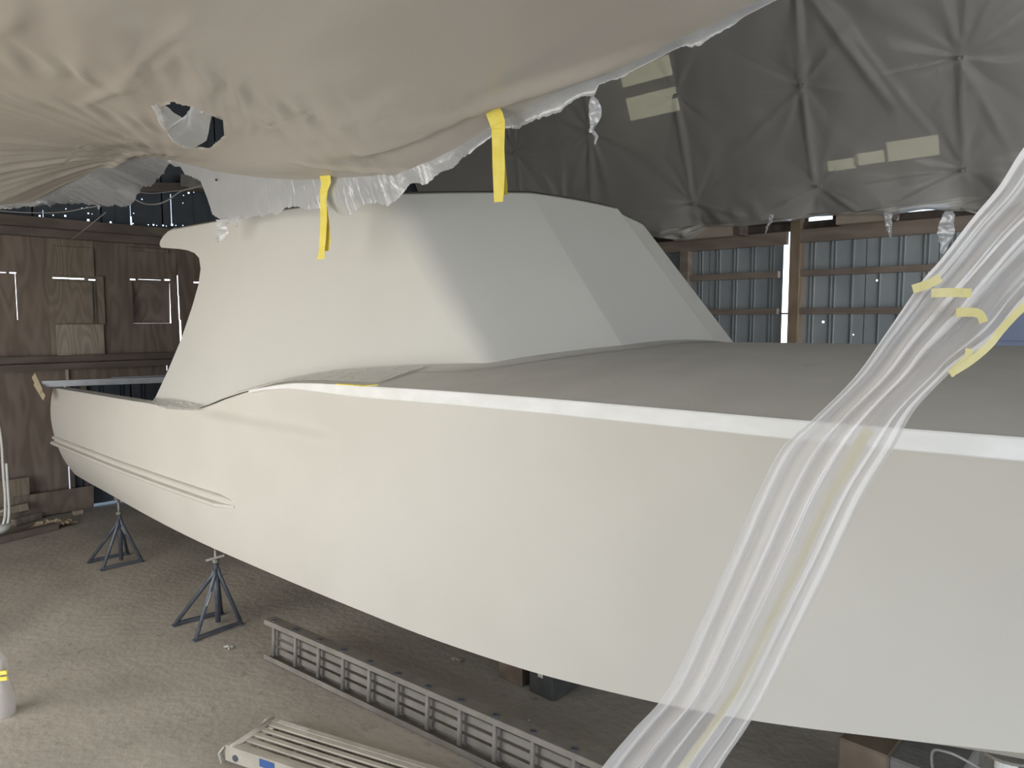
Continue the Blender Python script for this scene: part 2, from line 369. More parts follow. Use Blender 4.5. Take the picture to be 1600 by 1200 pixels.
# gable metal above the top rail, pierced by nail holes and slits
y = -3.4
while y < 11:
    y1 = min(y+.915, 11.2); yc = (y+y1)/2
    top = max(roofz(y), roofz(y1)) if abs(yc-3.9) > 5 else roofz(yc)
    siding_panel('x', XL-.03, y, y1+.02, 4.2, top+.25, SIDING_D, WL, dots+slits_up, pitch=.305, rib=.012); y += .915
beam('rafter_tie', (XL+.16, 3.9, 4.9), (XL+.16, 8.6, 5.5), .05, .14, LUMBER_L, WL)
beam('rafter_tie', (XL+.2, 5.0, 5.6), (XL+.2, 7.2, 4.35), .05, .12, LUMBER_L, WL)
beam('rafter_tie', (XL+.24, 5.05, 5.15), (XL+.9, 6.3, 5.05), .05, .2, GREYB, WL)

# ---- wall_far: beyond the foredeck
WF = empty_struct('wall_far', (-4, YF, 0))
wf = lambda x, y: (lambda q: (q.x, q.z))(P(x, y, Y=YF))
gap0, gap1 = wf(1221, 450)[0], wf(1238, 450)[0]
sx = wf(1075, 450)[0]
fholes = []
for (x, y, s) in [(1369, 438, 2.6), (1285, 503, 3.4), (1332, 523, 2)]:
    a = wf(x-s/2, y-s/2); b = wf(x+s/2, y+s/2); fholes.append((a[0], b[0], b[1], a[1]))
x = XL
while x < gap0-.01:
    x1 = min(x+.915, gap0) if gap0-x > 1.3 else gap0
    siding_panel('y', YF+.03, x-.004, x1+.004, 0, 4.32, SIDING, WF, fholes, pitch=.30, side=-1); x = x1
x = gap1+.12
bluex = wf(1530, 500)[0]
while x < XR:
    x1 = min(x+.915, XR); siding_panel('y', YF+.03, x-.004, x1+.004, 0, 4.32, SIDING, WF, fholes, pitch=.30, side=-1); x = x1
for zc in (.6, 1.2, 1.8, 2.42, 3.03, 3.59):
    beam('girt', (XL, YF-.05, zc), (gap0-.02, YF-.05, zc), .09, .10 if zc > 3.3 else .085, LUMBER, WF)
    beam('girt', (gap1+.14, YF-.05, zc), (bluex if zc < 3.4 else XR, YF-.05, zc), .09, .085, LUMBER, WF)
beam('header', (XL, YF-.1, 4.12), (-4.74, YF-.1, 4.12), .07, .19, LUMBER, WF)
beam('header', (-4.60, YF-.1, 4.13), (XR, YF-.1, 4.13), .07, .19, LUMBER, WF)
beam('top_plate', (XL, YF+.04, 4.29), (XR, YF+.04, 4.29), .09, .12, LUMBER_L, WF)
sl = [(wf(1262, 340)[0], wf(1300, 340)[0]), (wf(1392, 333)[0], wf(1482, 333)[0])]
xa = XL
for a_, b_ in sl+[(XR, XR)]:
    span('frieze_board', (xa, YF+.02, 4.34), (a_, YF+.05, 4.86), LUMBER_L, WF); xa = b_
    if b_ < XR: span('frieze_board', (a_, YF+.02, 4.43), (b_, YF+.05, 4.86), LUMBER_L, WF)
px = (gap1+wf(1253, 450)[0])/2+.01
span('post', (gap1, YF-.14, 0), (gap1+.15, YF+.03, 4.62), LUMBER_V, WF)
span('post', (wf(1068, 450)[0], YF-.14, 0), (wf(1081, 450)[0], YF+.0, 4.5), LUMBER, WF)
span('post', (1.9, YF-.14, 0), (2.05, YF, 4.5), LUMBER, WF); span('post', (-10, YF-.14, 0), (-9.85, YF, 4.5), LUMBER, WF)
zz = wf(1228, 490)[1]
span('gap_block', (gap0-.01, YF+.0, zz-.012), (gap1+.01, YF+.03, zz+.012), LUMBER, WF)
for x0, x1, yy, hh in ((1052, 1148, 362, .20), (1306, 1384, 340, .13)):
    a = P(x0, yy, Y=YF-.4); b = P(x1, yy, Y=YF-.4); zc_0 = (a.z+b.z)/2
    span('blocking', (a.x, YF-.40, zc_0-hh/2), (b.x, YF-.137, zc_0+hh/2), PALEWOOD, WF)
    span('blocking', (b.x+.005, YF-.42, zc_0-hh/2), (b.x+.09, YF-.137, zc_0+.3), LUMBER_L, WF)

# ---- near wall with its big open door, and the wall ahead of the bow
WN = empty_struct('wall_near', (-4, YN, 0))
x = XL
while x < XR:
    x1 = min(x+.915, XR); inside = (x1 > -8.7 and x < -3.1) or x1 > 1.0
    siding_panel('y', YN, x-.004, x1+.004, (3.75 if x < 0 else 4.35) if inside else 0, 4.6, SIDING, WN, side=1); x = x1
beam('header', (-9.0, YN+.1, 3.85), (-2.8, YN+.1, 3.85), .09, .25, LUMBER, WN)
WR = empty_struct('wall_right', (XR, 4, 0))
y = YN
while y < YF:
    y1 = min(y+.915, YF); inside = y1 > .3 and y < 8.9
    yc = (y+y1)/2; top = roofz(yc)+.1
    siding_panel('x', XR, y+.002, y1-.002, 4.55 if inside else 0, top, SIDING, WR, side=-1); y = y1

# ---- roof
RF = empty_struct('ceiling', (-2, 4, 4.5))
KS = 2.133
def on_roof(x, y):
    d = P(x, y, t=1)-CAM; t = (ZPROF[0][1]+.12+YF*KS-CAMH)/(d.z+KS*d.y); return CAM+d*t
SKYL = []
for (x0, y0, x1, y1) in ((1290, 246, 1336, 270), (1338, 234, 1382, 260), (1386, 210, 1466, 254), (985, 85, 1045, 190)):
    a, b = on_roof(x0, y1), on_roof(x1, y0); SKYL.append((min(a.x, b.x), max(a.x, b.x), min(a.y, b.y), max(a.y, b.y)))
def sloped(o, off):
    for v in o.data.vertices: u, a_, y_ = v.co; v.co = (u, y_+a_, roofz(y_)+off+a_)
    return o
segs = [(YN-.02, -1.85, -1), (-1.85, 3.9, 0), (3.9, 9.65, 0), (9.65, YF+.0, 1)]
x = XL-.3
while x < XR:
    for ya, yb, st in segs:
        if st == 1: sloped(holed('roof_panel', 'y', 0, .01, x-.002, x+1.002, ya, yb, SKYL, ROOFM, RF), .12)
        else:
            za = roofz(ya)+.12; zb = roofz(yb)+.12
            vv = [(x, ya, za), (x+1.004, ya, za), (x+1.004, yb, zb), (x, yb, zb)]; vv += [(a, b, c+.012) for a, b, c in vv]
            meshobj('roof_panel', vv, [(3, 2, 1, 0), (4, 5, 6, 7), (0, 1, 5, 4), (1, 2, 6, 5), (2, 3, 7, 6), (3, 0, 4, 7)], ROOFM, RF)
    x += 1.003
SKM = film('fibreglass', (.62, .59, .47), .0, .8, .4, .03)
for k, h in enumerate(SKYL): sloped(holed('skylight_panel', 'y', 0, .006, h[0]-.03, h[1]+.03, h[2]-.015, h[3]+.015, [], SKM, RF), .16)
RAFT = [-11.5, -9.7, -7.9, -6.1, -4.2, -2.42, -.6, 1.2, 3.0, 4.8, 6.6]
for x in RAFT:
    for (ya, za), (yb, zb) in zip(ZPROF, ZPROF[1:]): beam('rafter', (x, ya, za-.06), (x, yb, zb-.06), .07, .16, LUMBER_L, RF)
for y, z in ((10.1, 0), (9.62, 0), (7.6, 0), (5.6, 0), (2.2, 0), (.2, 0), (-1.8, 0)):
    beam('purlin', (XL, y-.08, roofz(y)-.02), (XR, y-.08, roofz(y)-.02), .12, .14, LUMBER_L, RF)

# ================================================================ THE BOAT
BOAT = thing('boat', 'large unpainted white primed motor boat propped up in the shed', 'boat', (-4, 5, .4))
CY = 5.0
zs_ = lambda X: interp([-11.2, -7.2, -6.75, -6.04, -5.47, -4.8, -4.2, -2.5, -.4, 2, 4.3], [2.01, 2.07, 2.085, 2.24, 2.355, 2.44, 2.465, 2.5, 2.52, 2.65, 2.85], X)
hs_ = lambda X: interp([-11.2, -9, -6.7, -4.5, -2.6, -1.3, -.4, .8, 2.0, 3.0, 3.8, 4.3], [2.24, 2.23, 2.22, 2.22, 2.19, 2.18, 2.14, 1.95, 1.5, .98, .46, .03], X)
zc_ = lambda X: interp([-11.2, -7, -3.95, -2.9, -2.1, -1.55, -.94, -.48, 1, 4.3], [.80, .82, .82, .85, .90, .95, 1.03, 1.1, 1.3, 1.75], X)
hc_ = lambda X: interp([-11.2, -10.2, -7, -5.5, -3.95, -2.9, -2.1, -1.55, -.94, -.48, .5, 1.8, 3.2, 4.3], [1.97, 2.03, 2.15, 2.11, 2.03, 1.95, 1.83, 1.71, 1.54, 1.41, 1.1, .62, .2, .02], X)
bul = lambda X: interp([-11.2, -9, -6.5, -4, -2, -.4, 4.3], [.15, .11, .04, 0, -.04, -.09, -.03], X)
S = np.concatenate([np.linspace(-10.95, -.5, 190), np.linspace(-.5, 4.3, 60)[1:]]); NW = 56; Wv = np.linspace(0, 1, NW)
def hull_pt(s, w_):
    zc, zs = zc_(s), zs_(s); z = zc+(zs-zc)*w_
    hb = hc_(s)+(hs_(s)-hc_(s))*w_+bul(s)*4*w_*(1-w_)
    hollow = .05*sstep(2.03, 2.13, z)*sstep(-6.95, -6.2, s)*(1-sstep(-4.7, -4.15, s+(z-2.1)*.35))*(1-.55*sstep(2.15, 2.45, z))
    hb = hb-hollow
    X = np.where(s > -.5, -.5+(s+.5)*(.80+.20*w_), s)
    X = X-.18*(1-sstep(0, .55, w_))*sstep(-9.5, -10.95, s)
    return X, hb, z
SS, WW = np.meshgrid(S, Wv, indexing='ij'); HX, HB, HZ = hull_pt(SS, WW)
NS = len(S)
vv = []; ff = []
for sgn in (-1, 1):
    off = len(vv)
    zk = .42+.0*S+.9*sstep(1.0, 4.3, S)**2
    Xc = HX[:, 0]
    for i in range(NS):
        for k in range(8):  # keel to chine
            t = k/8; vv.append((Xc[i], CY+sgn*HB[i, 0]*t, zk[i]+(HZ[i, 0]-zk[i])*t-.03*math.sin(math.pi*t)))
        for j in range(NW): vv.append((HX[i, j], CY+sgn*HB[i, j], HZ[i, j]))
    g = grid_faces(NS, 8+NW, off); ff += g if sgn > 0 else [q[::-1] for q in g]
bmh = bmesh.new(); me = bpy.data.meshes.new('hull'); me.from_pydata(vv, [], ff); bmh.from_mesh(me)
bmesh.ops.remove_doubles(bmh, verts=bmh.verts, dist=.0008)
hull = bmobj('hull', bmh, PRIMER, BOAT, True)
es = hull.data
# sharp chine
try:
    at = es.attributes.new('sharp_edge', 'BOOLEAN', 'EDGE')
    co = [v.co for v in es.vertices]
    chs = {}
    vals = [False]*len(es.edges)
    for k, ed in enumerate(es.edges):
        a, b = co[ed.vertices[0]], co[ed.vertices[1]]; q = (a+b)/2
        if abs(q.z-float(zc_(q.x))) < .012 and abs(abs(q.y-CY)-float(hc_(q.x))) < .03 and abs(a.x-b.x) > .02: vals[k] = True
    at.data.foreach_set('value', vals)
except Exception as ex: print('sharp', ex)
# transom, low in the middle
vv = []; ff = []
for sgn in (-1, 1):
    for j in range(NW): vv.append((HX[0, j]+.002, CY+sgn*HB[0, j], min(HZ[0, j], 9)))
n0 = len(vv)
tr = [(HX[0, 0], CY, .42)]
bm = bmesh.new()
out = [(HX[0, j], CY-HB[0, j], HZ[0, j]) for j in range(NW)]
pts = out+[(HX[0, -1], CY-HB[0, -1]+.16, 2.0), (HX[0, -1], CY-HB[0, -1]+.25, 1.45), (HX[0, -1], CY+HB[0, -1]-.25, 1.45), (HX[0, -1], CY+HB[0, -1]-.16, 2.0)]
pts += [(a, 2*CY-b, c) for a, b, c in reversed(out)]+[(HX[0, 0], CY, .42)]
vsx = [bm.verts.new(p) for p in pts]; f = bm.faces.new(vsx)
r = bmesh.ops.extrude_face_region(bm, geom=[f]); bmesh.ops.translate(bm, vec=(.05, 0, 0), verts=[v for v in r['geom'] if isinstance(v, bmesh.types.BMVert)])
bmesh.ops.triangulate(bm, faces=[q for q in bm.faces if len(q.verts) > 4]); bmobj('transom', bm, PRIMER, BOAT)
# coamings of the cockpit
for sgn in (-1, 1):
    Xs = np.linspace(-10.95, -6.72, 60); vv = []
    for X in Xs:
        h = float(hs_(X)); z = min(float(zs_(X)), 2.09)
        for dy, z_ in ((0, z-.004), (.008, z+.004), (.155, z+.004), (.16, z-.01), (.165, 1.1)): vv.append((X, CY+sgn*(h-dy), z_))
    meshobj('coaming', vv, grid_faces(60, 5) if sgn > 0 else [q[::-1] for q in grid_faces(60, 5)], EDGE, BOAT)
span('cockpit_sole', (-10.9, CY-2.08, 1.05), (-6.5, CY+2.08, 1.12), DECK, BOAT)
# foredeck with crown
DS = [s for s in S if s >= -6.75]; vv = []; NY = 41
def deckz(X, Y):
    h = max(float(hs_(X)), .05); v = (Y-CY)/h; return float(zs_(X))+.235*min(1, h/2)*(1-v*v)
def sheer_y(s): h = float(hs_(s)); return h
for s in DS:
    h = sheer_y(s)-.002
    for j in range(NY):
        v = -1+2*j/(NY-1); v = math.copysign(abs(v)**.8, v); vv.append((s, CY+v*h, deckz(s, CY+v*h)+.001))
deck = meshobj('deck', vv, [q[::-1] for q in grid_faces(len(DS), NY)], DECK, BOAT, True)
# pale fascia band at the deck edge
for sgn in (-1, 1):
    vv = []; Q = [s for s in S if s >= -5.6]; prof = None
    for s in Q:
        g = float(sstep(-5.6, -3.9, s)); hgt = .012+.058*g; pr = .004+.016*g
        zt = float(zs_(s)); k = lambda dz: float(np.interp(zt-dz, HZ[np.argmin(abs(S-s))], HB[np.argmin(abs(S-s))]))
        hb = float(hs_(s))
        for dy, dz in ((-.07, -.012), (0, .004), (pr-.004, .003), (pr, -.004), (pr, -hgt), (pr-.006, -hgt-.006), (-.02-(hb-k(hgt)), -hgt-.007)):
            vv.append((s, CY+sgn*(hb+dy), zt+dz))
    meshobj('edge_band', vv, grid_faces(len(Q), 7) if sgn < 0 else [q[::-1] for q in grid_faces(len(Q), 7)], EDGE, BOAT)
# double-ridged strake low on the stern quarter
for sgn in (-1, 1):
    vv = []; N = 90
    prof = [(-.01, .062), (.030, .058), (.046, .046), (.046, .028), (.018, .010), (.018, -.002), (.060, -.012), (.068, -.030), (.056, -.050), (-.01, -.060)]
    for i in range(N):
        X = -10.96+(4.98)*i/(N-1); g = 1-.0*(i/N); e = 1 if i < N-5 else (N-1-i)/4*.9+.1
        z = 1.325; w_ = (z-float(zc_(X)))/(float(zs_(X))-float(zc_(X))); _, hb, _ = hull_pt(np.array(X), np.array(w_)); hb = float(hb)
        for a, b in prof: vv.append((X, CY+sgn*(hb+(a*e if a > 0 else a)), z+b*g*(.5+.5*e)))
    f = grid_faces(N, 10); f = f if sgn < 0 else [q[::-1] for q in f]
    f += [tuple(range(10)), tuple(range((N-1)*10, N*10))[::-1]]
    meshobj('strake', vv, f, PRIMER, BOAT, False)

# ---- deckhouse
ytop = lambda X: float(interp([-9, -8.1, -6, -4.5, -3.4], [3.16, 3.18, 3.28, 3.44, 3.46], X))
ybase = lambda X: float(interp([-9, -8.5, -6.7, -5.5, -4.5, -3.4], [2.97, 2.97, 2.87, 3.02, 3.22, 3.40], X))
AFT = [(238, 632), (240, 627), (262, 580), (283, 530), (300, 480), (310, 445), (313.5, 420), (311, 403), (304, 395.5), (293, 391), (280, 389), (262, 387.6), (252, 387),
       (249.5, 383), (250, 377), (255, 369), (262, 362), (273, 356)]
rows = []
for (x, y) in AFT:
    q = P(x, y, Y=3.1); 
    for _ in range(4):
        k = (q.z-2.1)/1.75; yy = ybase(q.x)*(1-k)+ytop(q.x)*k; q = P(x, y, Y=yy)
    rows.append((q.z, q.x))
ZT = 3.845
def crn(z):
    """front corners of the house at height z (port half)"""
    k = (z-2.6)/(ZT-2.6); A = Vector((-3.50-1.05*k, 3.40+.05*k, z)); B = Vector((-2.93-1.07*k, 4.29+.09*k, z)); return A, B
def ring(z, xa, inset=0, rise=0):
    A, B = crn(z); k = (z-2.1)/1.75; pts = []
    R = .13
    n = 44
    for i in range(n):
        t = i/(n-1); X = xa+(A.x-R-xa)*t; yy = ybase(X)*(1-k)+ytop(X)*k; pts.append(Vector((X, yy+inset, z)))
    a0 = pts[-1].copy(); pts.pop(); d = (B-A).normalized(); c1 = A+d*R+Vector((0, inset, 0)); mid = Vector((A.x, A.y+inset, z))
    for i in range(11):
        t = i/10; pts.append(a0*(1-t)**2+mid*2*t*(1-t)+c1*t*t)
    b = B.copy(); 
    for i in range(1, 9): pts.append(c1.lerp(b-d*.03, i/8))
    b2 = B+Vector((-.0, .03, 0)); pts.append(B.copy()+Vector((-.004, 0, 0))); pts.append(b2)
    half = pts; ctr = [Vector((b2.x, b2.y+(CY-b2.y)*i/8, z)) for i in range(1, 9)]
    other = [Vector((p.x, 2*CY-p.y, p.z)) for p in (half+ctr[:-1])[::-1]]
    kk = max(0, min(1, (z-2.6)/(ZT-2.6))); xe = -3.5-1.05*kk
    def sh(p):
        if p.y <= 5.0: return p
        w_ = float(sstep(5.75, 6.4, p.y)); return Vector((p.x+.14*w_*float(sstep(xe-1.0, xe-.05, p.x)), p.y-.065*float(sstep(5.0, 5.5, p.y))+.14*w_, p.z))
    return [sh(p) for p in half+ctr+other]
vv = []; nr = 0; NP = None
for z, xa in rows:
    rg = ring(z, xa); NP = len(rg); vv += rg; nr += 1
# rounded roof edge then crowned roof
rx = rows[-1][1]
for (dz, ins) in ((ZT-.02, 0.002), (ZT-.006, .008), (ZT, .024)):
    rg = ring(dz, rx+.06+ins, 0)
    c = Vector((sum(p.x for p in rg)/NP, CY, 0))
    vv += [Vector((p.x-(ins if p.x > -4.7 else 0), p.y+(ins if p.y < CY else -ins), p.z)) for p in rg]; nr += 1
base = vv[-NP:]
for k in range(1, 9):
    t = k/8
    for p in base:
        y = CY+(p.y-CY)*(1-t); h = abs(p.y-CY)
        xx = p.x + (min(p.x, -4.05)-p.x)*min(1, t*2)
        vv.append(Vector((xx, y, ZT+.002*k)))
    nr += 1
# blend start of crown
vv = [Vector((p.x, p.y, p.z+.07*max(0, 1-((p.y-CY)/1.55)**2)*max(0, min(1.1, (p.z-2.9)/(ZT-2.9))))) for p in vv]
house = meshobj('deckhouse', vv, grid_faces(nr, NP), PRIMER_HOUSE, BOAT, True)
at = house.data.attributes.new('sharp_edge', 'BOOLEAN', 'EDGE'); vals = [False]*len(house.data.edges)
bidx = [len([0])*0]
ib = 43+11+8+1-1
for k, ed in enumerate(house.data.edges):
    a, b = ed.vertices; ra, rb = a//NP, b//NP; ca, cb = a % NP, b % NP
    if ca == cb and ca in (ib, NP-1-ib) and abs(ra-rb) == 1: vals[k] = True
    if ra == rb and ra in (len(rows)+2,) and abs(ca-cb) in (1, NP-1): vals[k] = True
at.data.foreach_set('value', vals)
# aft bulkhead
span('bulkhead', (-7.16, 3.34, 1.12), (-7.10, 6.66, 3.80), PRIMER_HOUSE, BOAT)
# cove where the house front meets the deck
vv = []; path = []
A, B = crn(2.62)
for t in np.linspace(0, 1, 24):
    X = -4.6+(A.x-.2+4.6)*t; path.append(Vector((X, ybase(X)+.012, 0)))
_, B2 = crn(2.72)
A2 = crn(2.62)[0]
d = (B2-A2).normalized()
q0 = path[-1]; q1 = Vector((A2.x, A2.y, 0)); q2 = Vector(((A2+d*.2).x, (A2+d*.2).y, 0))
for i in range(1, 7): t = i/6; path.append(q0*(1-t)**2+q1*2*t*(1-t)+q2*t*t)
for i in range(1, 9): path.append(q2.lerp(Vector((B2.x, B2.y, 0)), i/8))
for i in range(1, 6): path.append(Vector((B2.x, B2.y+(CY-B2.y)*i/5, 0)))
path = path+[Vector((p.x, 2*CY-p.y, 0)) for p in path[-2::-1]]
NPp = len(path)
for i, p in enumerate(path):
    d = (path[min(i+1, NPp-1)]-path[max(i-1, 0)]).normalized(); nrm = Vector((d.y, -d.x, 0))
    wd = .16*float(sstep(0, 20, min(i, NPp-1-i)))+.01
    for k in range(7):
        t = k/6; q = p+nrm*wd*t; zd = deckz(q.x, q.y); vv.append((q.x-.0, q.y, zd+.003+(wd*.10)*(1-t)**2))
meshobj('cove', vv, grid_faces(NPp, 7), DECK, BOAT, True)

# ---- clear film and tape left on the side deck and cockpit corner
def crumple(name, top, bot, n, m_, amp, mt, parent=None, seed=0):
    a = spline(top, 10); b = spline(bot, 10); vv = []
    for i in range(n):
        fa = i/(n-1); pa = a[int(fa*(len(a)-1))]; pb = b[int(fa*(len(b)-1))]
        for j in range(m_):
            t = j/(m_-1); q = pa.lerp(pb, t); w_ = 1
            q = q+Vector((0, -abs(noise(i*.35+seed, j*.8+seed))*amp*2*w_-.004, noise(i*.5+seed+9, j*.6)*amp)); vv.append(q)
    return meshobj(name, vv, grid_faces(n, m_), mt, parent)
on = lambda X, dy=0.0, dz=0.0: Vector((X, CY-float(hs_(X))+dy, float(zs_(X))+dz))
c1 = crumple('film_scrap', [P(242, 622, Y=2.92), P(270, 624, Y=2.88), P(300, 630, Y=2.85), P(318, 634, Y=2.83)],
             [P(238, 631, Y=2.74), P(262, 638, Y=2.74), P(290, 641, Y=2.74), P(312, 640, Y=2.74)], 40, 10, .012, FILM_D, None, 3)
tag(c1, 'clear plastic film bunched over the cockpit coaming below the deckhouse', 'plastic film')
top = [(X, ybase(X)-.06, deckz(X, ybase(X)-.06)+.022) for X in (-5.9, -5.3, -4.8, -4.3, -3.95)]
bot = [tuple(on(X, .03, .025)) for X in (-5.9, -5.3, -4.7, -4.2, -3.9)]
c2 = crumple('film_scrap', top, bot, 70, 14, .006, FILM_D, None, 13)
tag(c2, 'rumpled clear plastic film lying on the narrow side deck', 'plastic film')
for k, (x0, y0, x1, y1) in enumerate(((530, 600, 560, 602), (562, 603, 590, 601))):
    a = P(x0, y0, z=2.50); b = P(x1, y1, z=2.505)
    o = beam('tape_scrap', a, b, .05, .006, TAPE, None, 0); tag(o, ('small yellow tape scrap on side deck, the aft one' if k == 0 else 'small yellow tape scrap on side deck, the forward one'), 'tape')

# ---- long rail lying across the cockpit, masking tape on its end
a = P(66, 605, X=-11.3); b = P(256, 590, X=-10.2); a.z = 2.075; b.z = 2.10
a = P(66, 600, Y=2.62); 
RAIL = thing('metal_rail', 'grey metal rail laid across the cockpit with masking tape on its end', 'rail', a)
d = (b-a).normalized(); b2 = a+d*3.6
bm = bmesh.new(); add_beam(bm, a, b2, .05, .085, .004); bmobj('rail', bm, ALU_T, RAIL)
_, s_, u_ = frame(d)
beam('flange', a+u_*.055+d*.8, b2+u_*.055, .10, .012, ALU_T, RAIL)
Rm = Matrix((RT, -F0, Vector((0, 0, 1)))).transposed()
for (x0, y0, x1, y1, ww) in ((52, 586, 64, 612, .075), (54, 598, 69, 622, .07)):
    p0 = P(x0, y0, Y=2.58); p1 = P(x1, y1, Y=2.56); vv = []
    n_ = (p1-p0).normalized().cross(F0).normalized()
    for k in (0, 1):
        for pp in (p0, p1):
            for sg in (-1, 1): vv.append(pp+n_*sg*ww*.5+F0*.004*k)
    meshobj('tape_flag', vv, [(0, 1, 3, 2), (4, 6, 7, 5), (0, 4, 5, 1), (2, 3, 7, 6), (0, 2, 6, 4), (1, 5, 7, 3)], TAPE_T, RAIL)

# ================================================================ FILM A: the big sheet over the near side
fold_px = [(265, 251), (285, 256), (330, 268), (400, 276), (470, 279), (540, 275), (600, 270), (660, 254), (720, 224), (775, 190), (830, 164), (900, 128), (1000, 86), (1100, 44), (1190, -2), (1300, -60), (1450, -150), (1700, -330)]
hem_px = [(265, 252), (316, 284), (330, 338), (350, 346), (395, 338), (430, 331), (480, 324), (540, 331), (580, 322), (615, 312), (650, 288), (688, 278), (722, 246), (768, 214), (800, 200), (850, 180), (900, 156), (930, 148), (938, 128), (1000, 106), (1050, 86), (1100, 60), (1150, 36), (1200, 2), (1300, -52), (1450, -140), (1700, -310)]
left_px = [(-150, 330, -9.05), (-60, 330, -9.0), (0, 325, -9), (40, 322, -9), (80, 317, -8.95), (125, 306, -8.8)]
ctrl = []
YFO = 2.92
for (x, y) in fold_px: q = P(x, y, Y=YFO); ctrl.append(tuple(q))
for (x, y, X) in left_px[1:]: q = P(x, y-4, X=X); ctrl.append(tuple(q))
for X, Y, z in ((-8.2, 2.0, 4.28), (-8.3, .6, 4.3), (-6.6, 1.6, 4.42), (-6.2, .2, 4.42), (-4.4, 1.5, 4.30), (-4.2, 0, 4.42), (-2.4, 1.6, 4.28), (-2, 0, 4.42), (-.6, 1.6, 4.42),
                (-9, -1.2, 4.3), (-9, -2.9, 4.4), (-6, -2.9, 4.5), (-3, -2.9, 4.5), (0, -2.9, 4.5), (2.4, -2.9, 4.6), (1.2, 0, 4.55), (2.4, 0, 4.7), (-5.3, 2.3, 4.16), (-6.6, 2.5, 4.3)):
    ctrl.append((X, Y, z))
ct = np.array(ctrl); nC = len(ct)
def tps(r2): return np.where(r2 > 1e-9, .5*r2*np.log(r2+1e-12), 0)
K = tps(((ct[:, None, :2]-ct[None, :, :2])**2).sum(-1))+np.eye(nC)*.01
Pm = np.c_[np.ones(nC), ct[:, :2]]; Am = np.block([[K, Pm], [Pm.T, np.zeros((3, 3))]]); sol = np.linalg.solve(Am, np.r_[ct[:, 2], 0, 0, 0])
def zA(X, Y):
    X = np.asarray(X, float); Y = np.asarray(Y, float)
    r2 = (X[..., None]-ct[:, 0])**2+(Y[..., None]-ct[:, 1])**2
    return tps(r2)@sol[:nC]+sol[nC]+sol[nC+1]*X+sol[nC+2]*Y
PIN = P(265, 251, Y=YFO)
def wrinkleA(X, Y):
    dx = X-PIN.x; dy = Y-PIN.y; r = np.hypot(dx, dy); th = np.arctan2(dy, dx)
    w1 = (noise(th*17+50, r*.4)+.5*noise(th*37+20, r*.6+5))*np.exp(-(r/1.5))*np.minimum(r, .5)*.11
    # broad hanging folds fanning from the pinch and soft cloth-like waves
    w2 = noise(th*5+9, r*.25+2)*.05*sstep(.3, 2.5, r)
    w3 = noise((X*.35+Y*.25)*1.1+30, (Y-.35*X)*3.2+11)*.016+noise(X*.6+3, Y*7+7)*.018*sstep(1.2, 2.6, Y)
    w4 = noise(X*.6+40, Y*.7+22)*.07
    # tight creases: tension lines running between the fixings
    def crease(ax, ay, bx, by, wd, am):
        ux, uy = bx-ax, by-ay; l = math.hypot(ux, uy); ux /= l; uy /= l
        s = (X-ax)*ux+(Y-ay)*uy; q = -(X-ax)*uy+(Y-ay)*ux+.04*noise(s*2+ax, s*0+3)
        return -am*np.exp(-(q/wd)**2)*sstep(-.2, .2, s)*(1-sstep(l-.2, l+.2, s))
    c = 0
    for (p, q_, wd, am) in ((((0, 160), (255, 245)), 0, .035, .030), (((130, 165), (290, -10)), 0, .03, .014), (((150, 150), (300, 20)), 0, .03, .006),
                            (((560, 235), (1010, -5)), 0, .04, .02), (((640, 215), (1080, -10)), 0, .05, .02), (((300, 160), (310, -10)), 0, .12, .03),
                            (((470, 262), (900, 110)), 0, .04, .018), (((0, 230), (230, 250)), 0, .035, .02), (((40, 290), (240, 262)), 0, .03, .02),
                            (((165, -10), (215, 120)), 0, .14, .035), (((110, -10), (135, 110)), 0, .12, .03), (((0, 60), (30, -10)), 0, .06, .02)):
        (x0, y0), (x1, y1) = p; a = P(x0, y0, z=4.3); b = P(x1, y1, z=4.35)
        if y0 > 200: a = P(x0, y0, Y=2.6)
        if y1 > 200: b = P(x1, y1, Y=2.6)
        c = c+crease(a.x, a.y, b.x, b.y, wd, am)
    # fans of short drag marks
    fan = 0
    for (x, y, ang, am) in ((90, 95, .9, .010), (330, 70, .9, .014), (440, 90, .5, .012), (200, 165, .7, .012), (385, 110, .7, .012), (560, 130, .3, .006), (700, 60, .2, .006)):
        a = P(x, y, z=4.35); u = (X-a.x)*math.cos(ang)+(Y-a.y)*math.sin(ang); v = -(X-a.x)*math.sin(ang)+(Y-a.y)*math.cos(ang)
        fan = fan+am*np.sin(u*34+v*6+noise(u*5, v*3)*4)*np.exp(-(u/.42)**2-(v/.22)**2)
    edge = sstep(YFO, YFO-.35, Y)*.75+.25
    return (w1+w2+w3+w4)*edge+c+fan*1.2
NX, NYY = 400, 230
jj = np.linspace(0, 1, NYY)**.85; Yg = -2.95+(YFO+2.95)*jj
XLb = np.where(Yg < 2.2, -9.0+.0*Yg, -9.0+(PIN.x+9.0)*sstep(2.1, YFO, Yg))
ii = np.linspace(0, 1, NX)**1.0
Xg = XLb[None, :]+(2.6-XLb[None, :])*ii[:, None]; Yg2 = np.repeat(Yg[None, :], NX, 0)
Zg = zA(Xg, Yg2)+wrinkleA(Xg, Yg2)
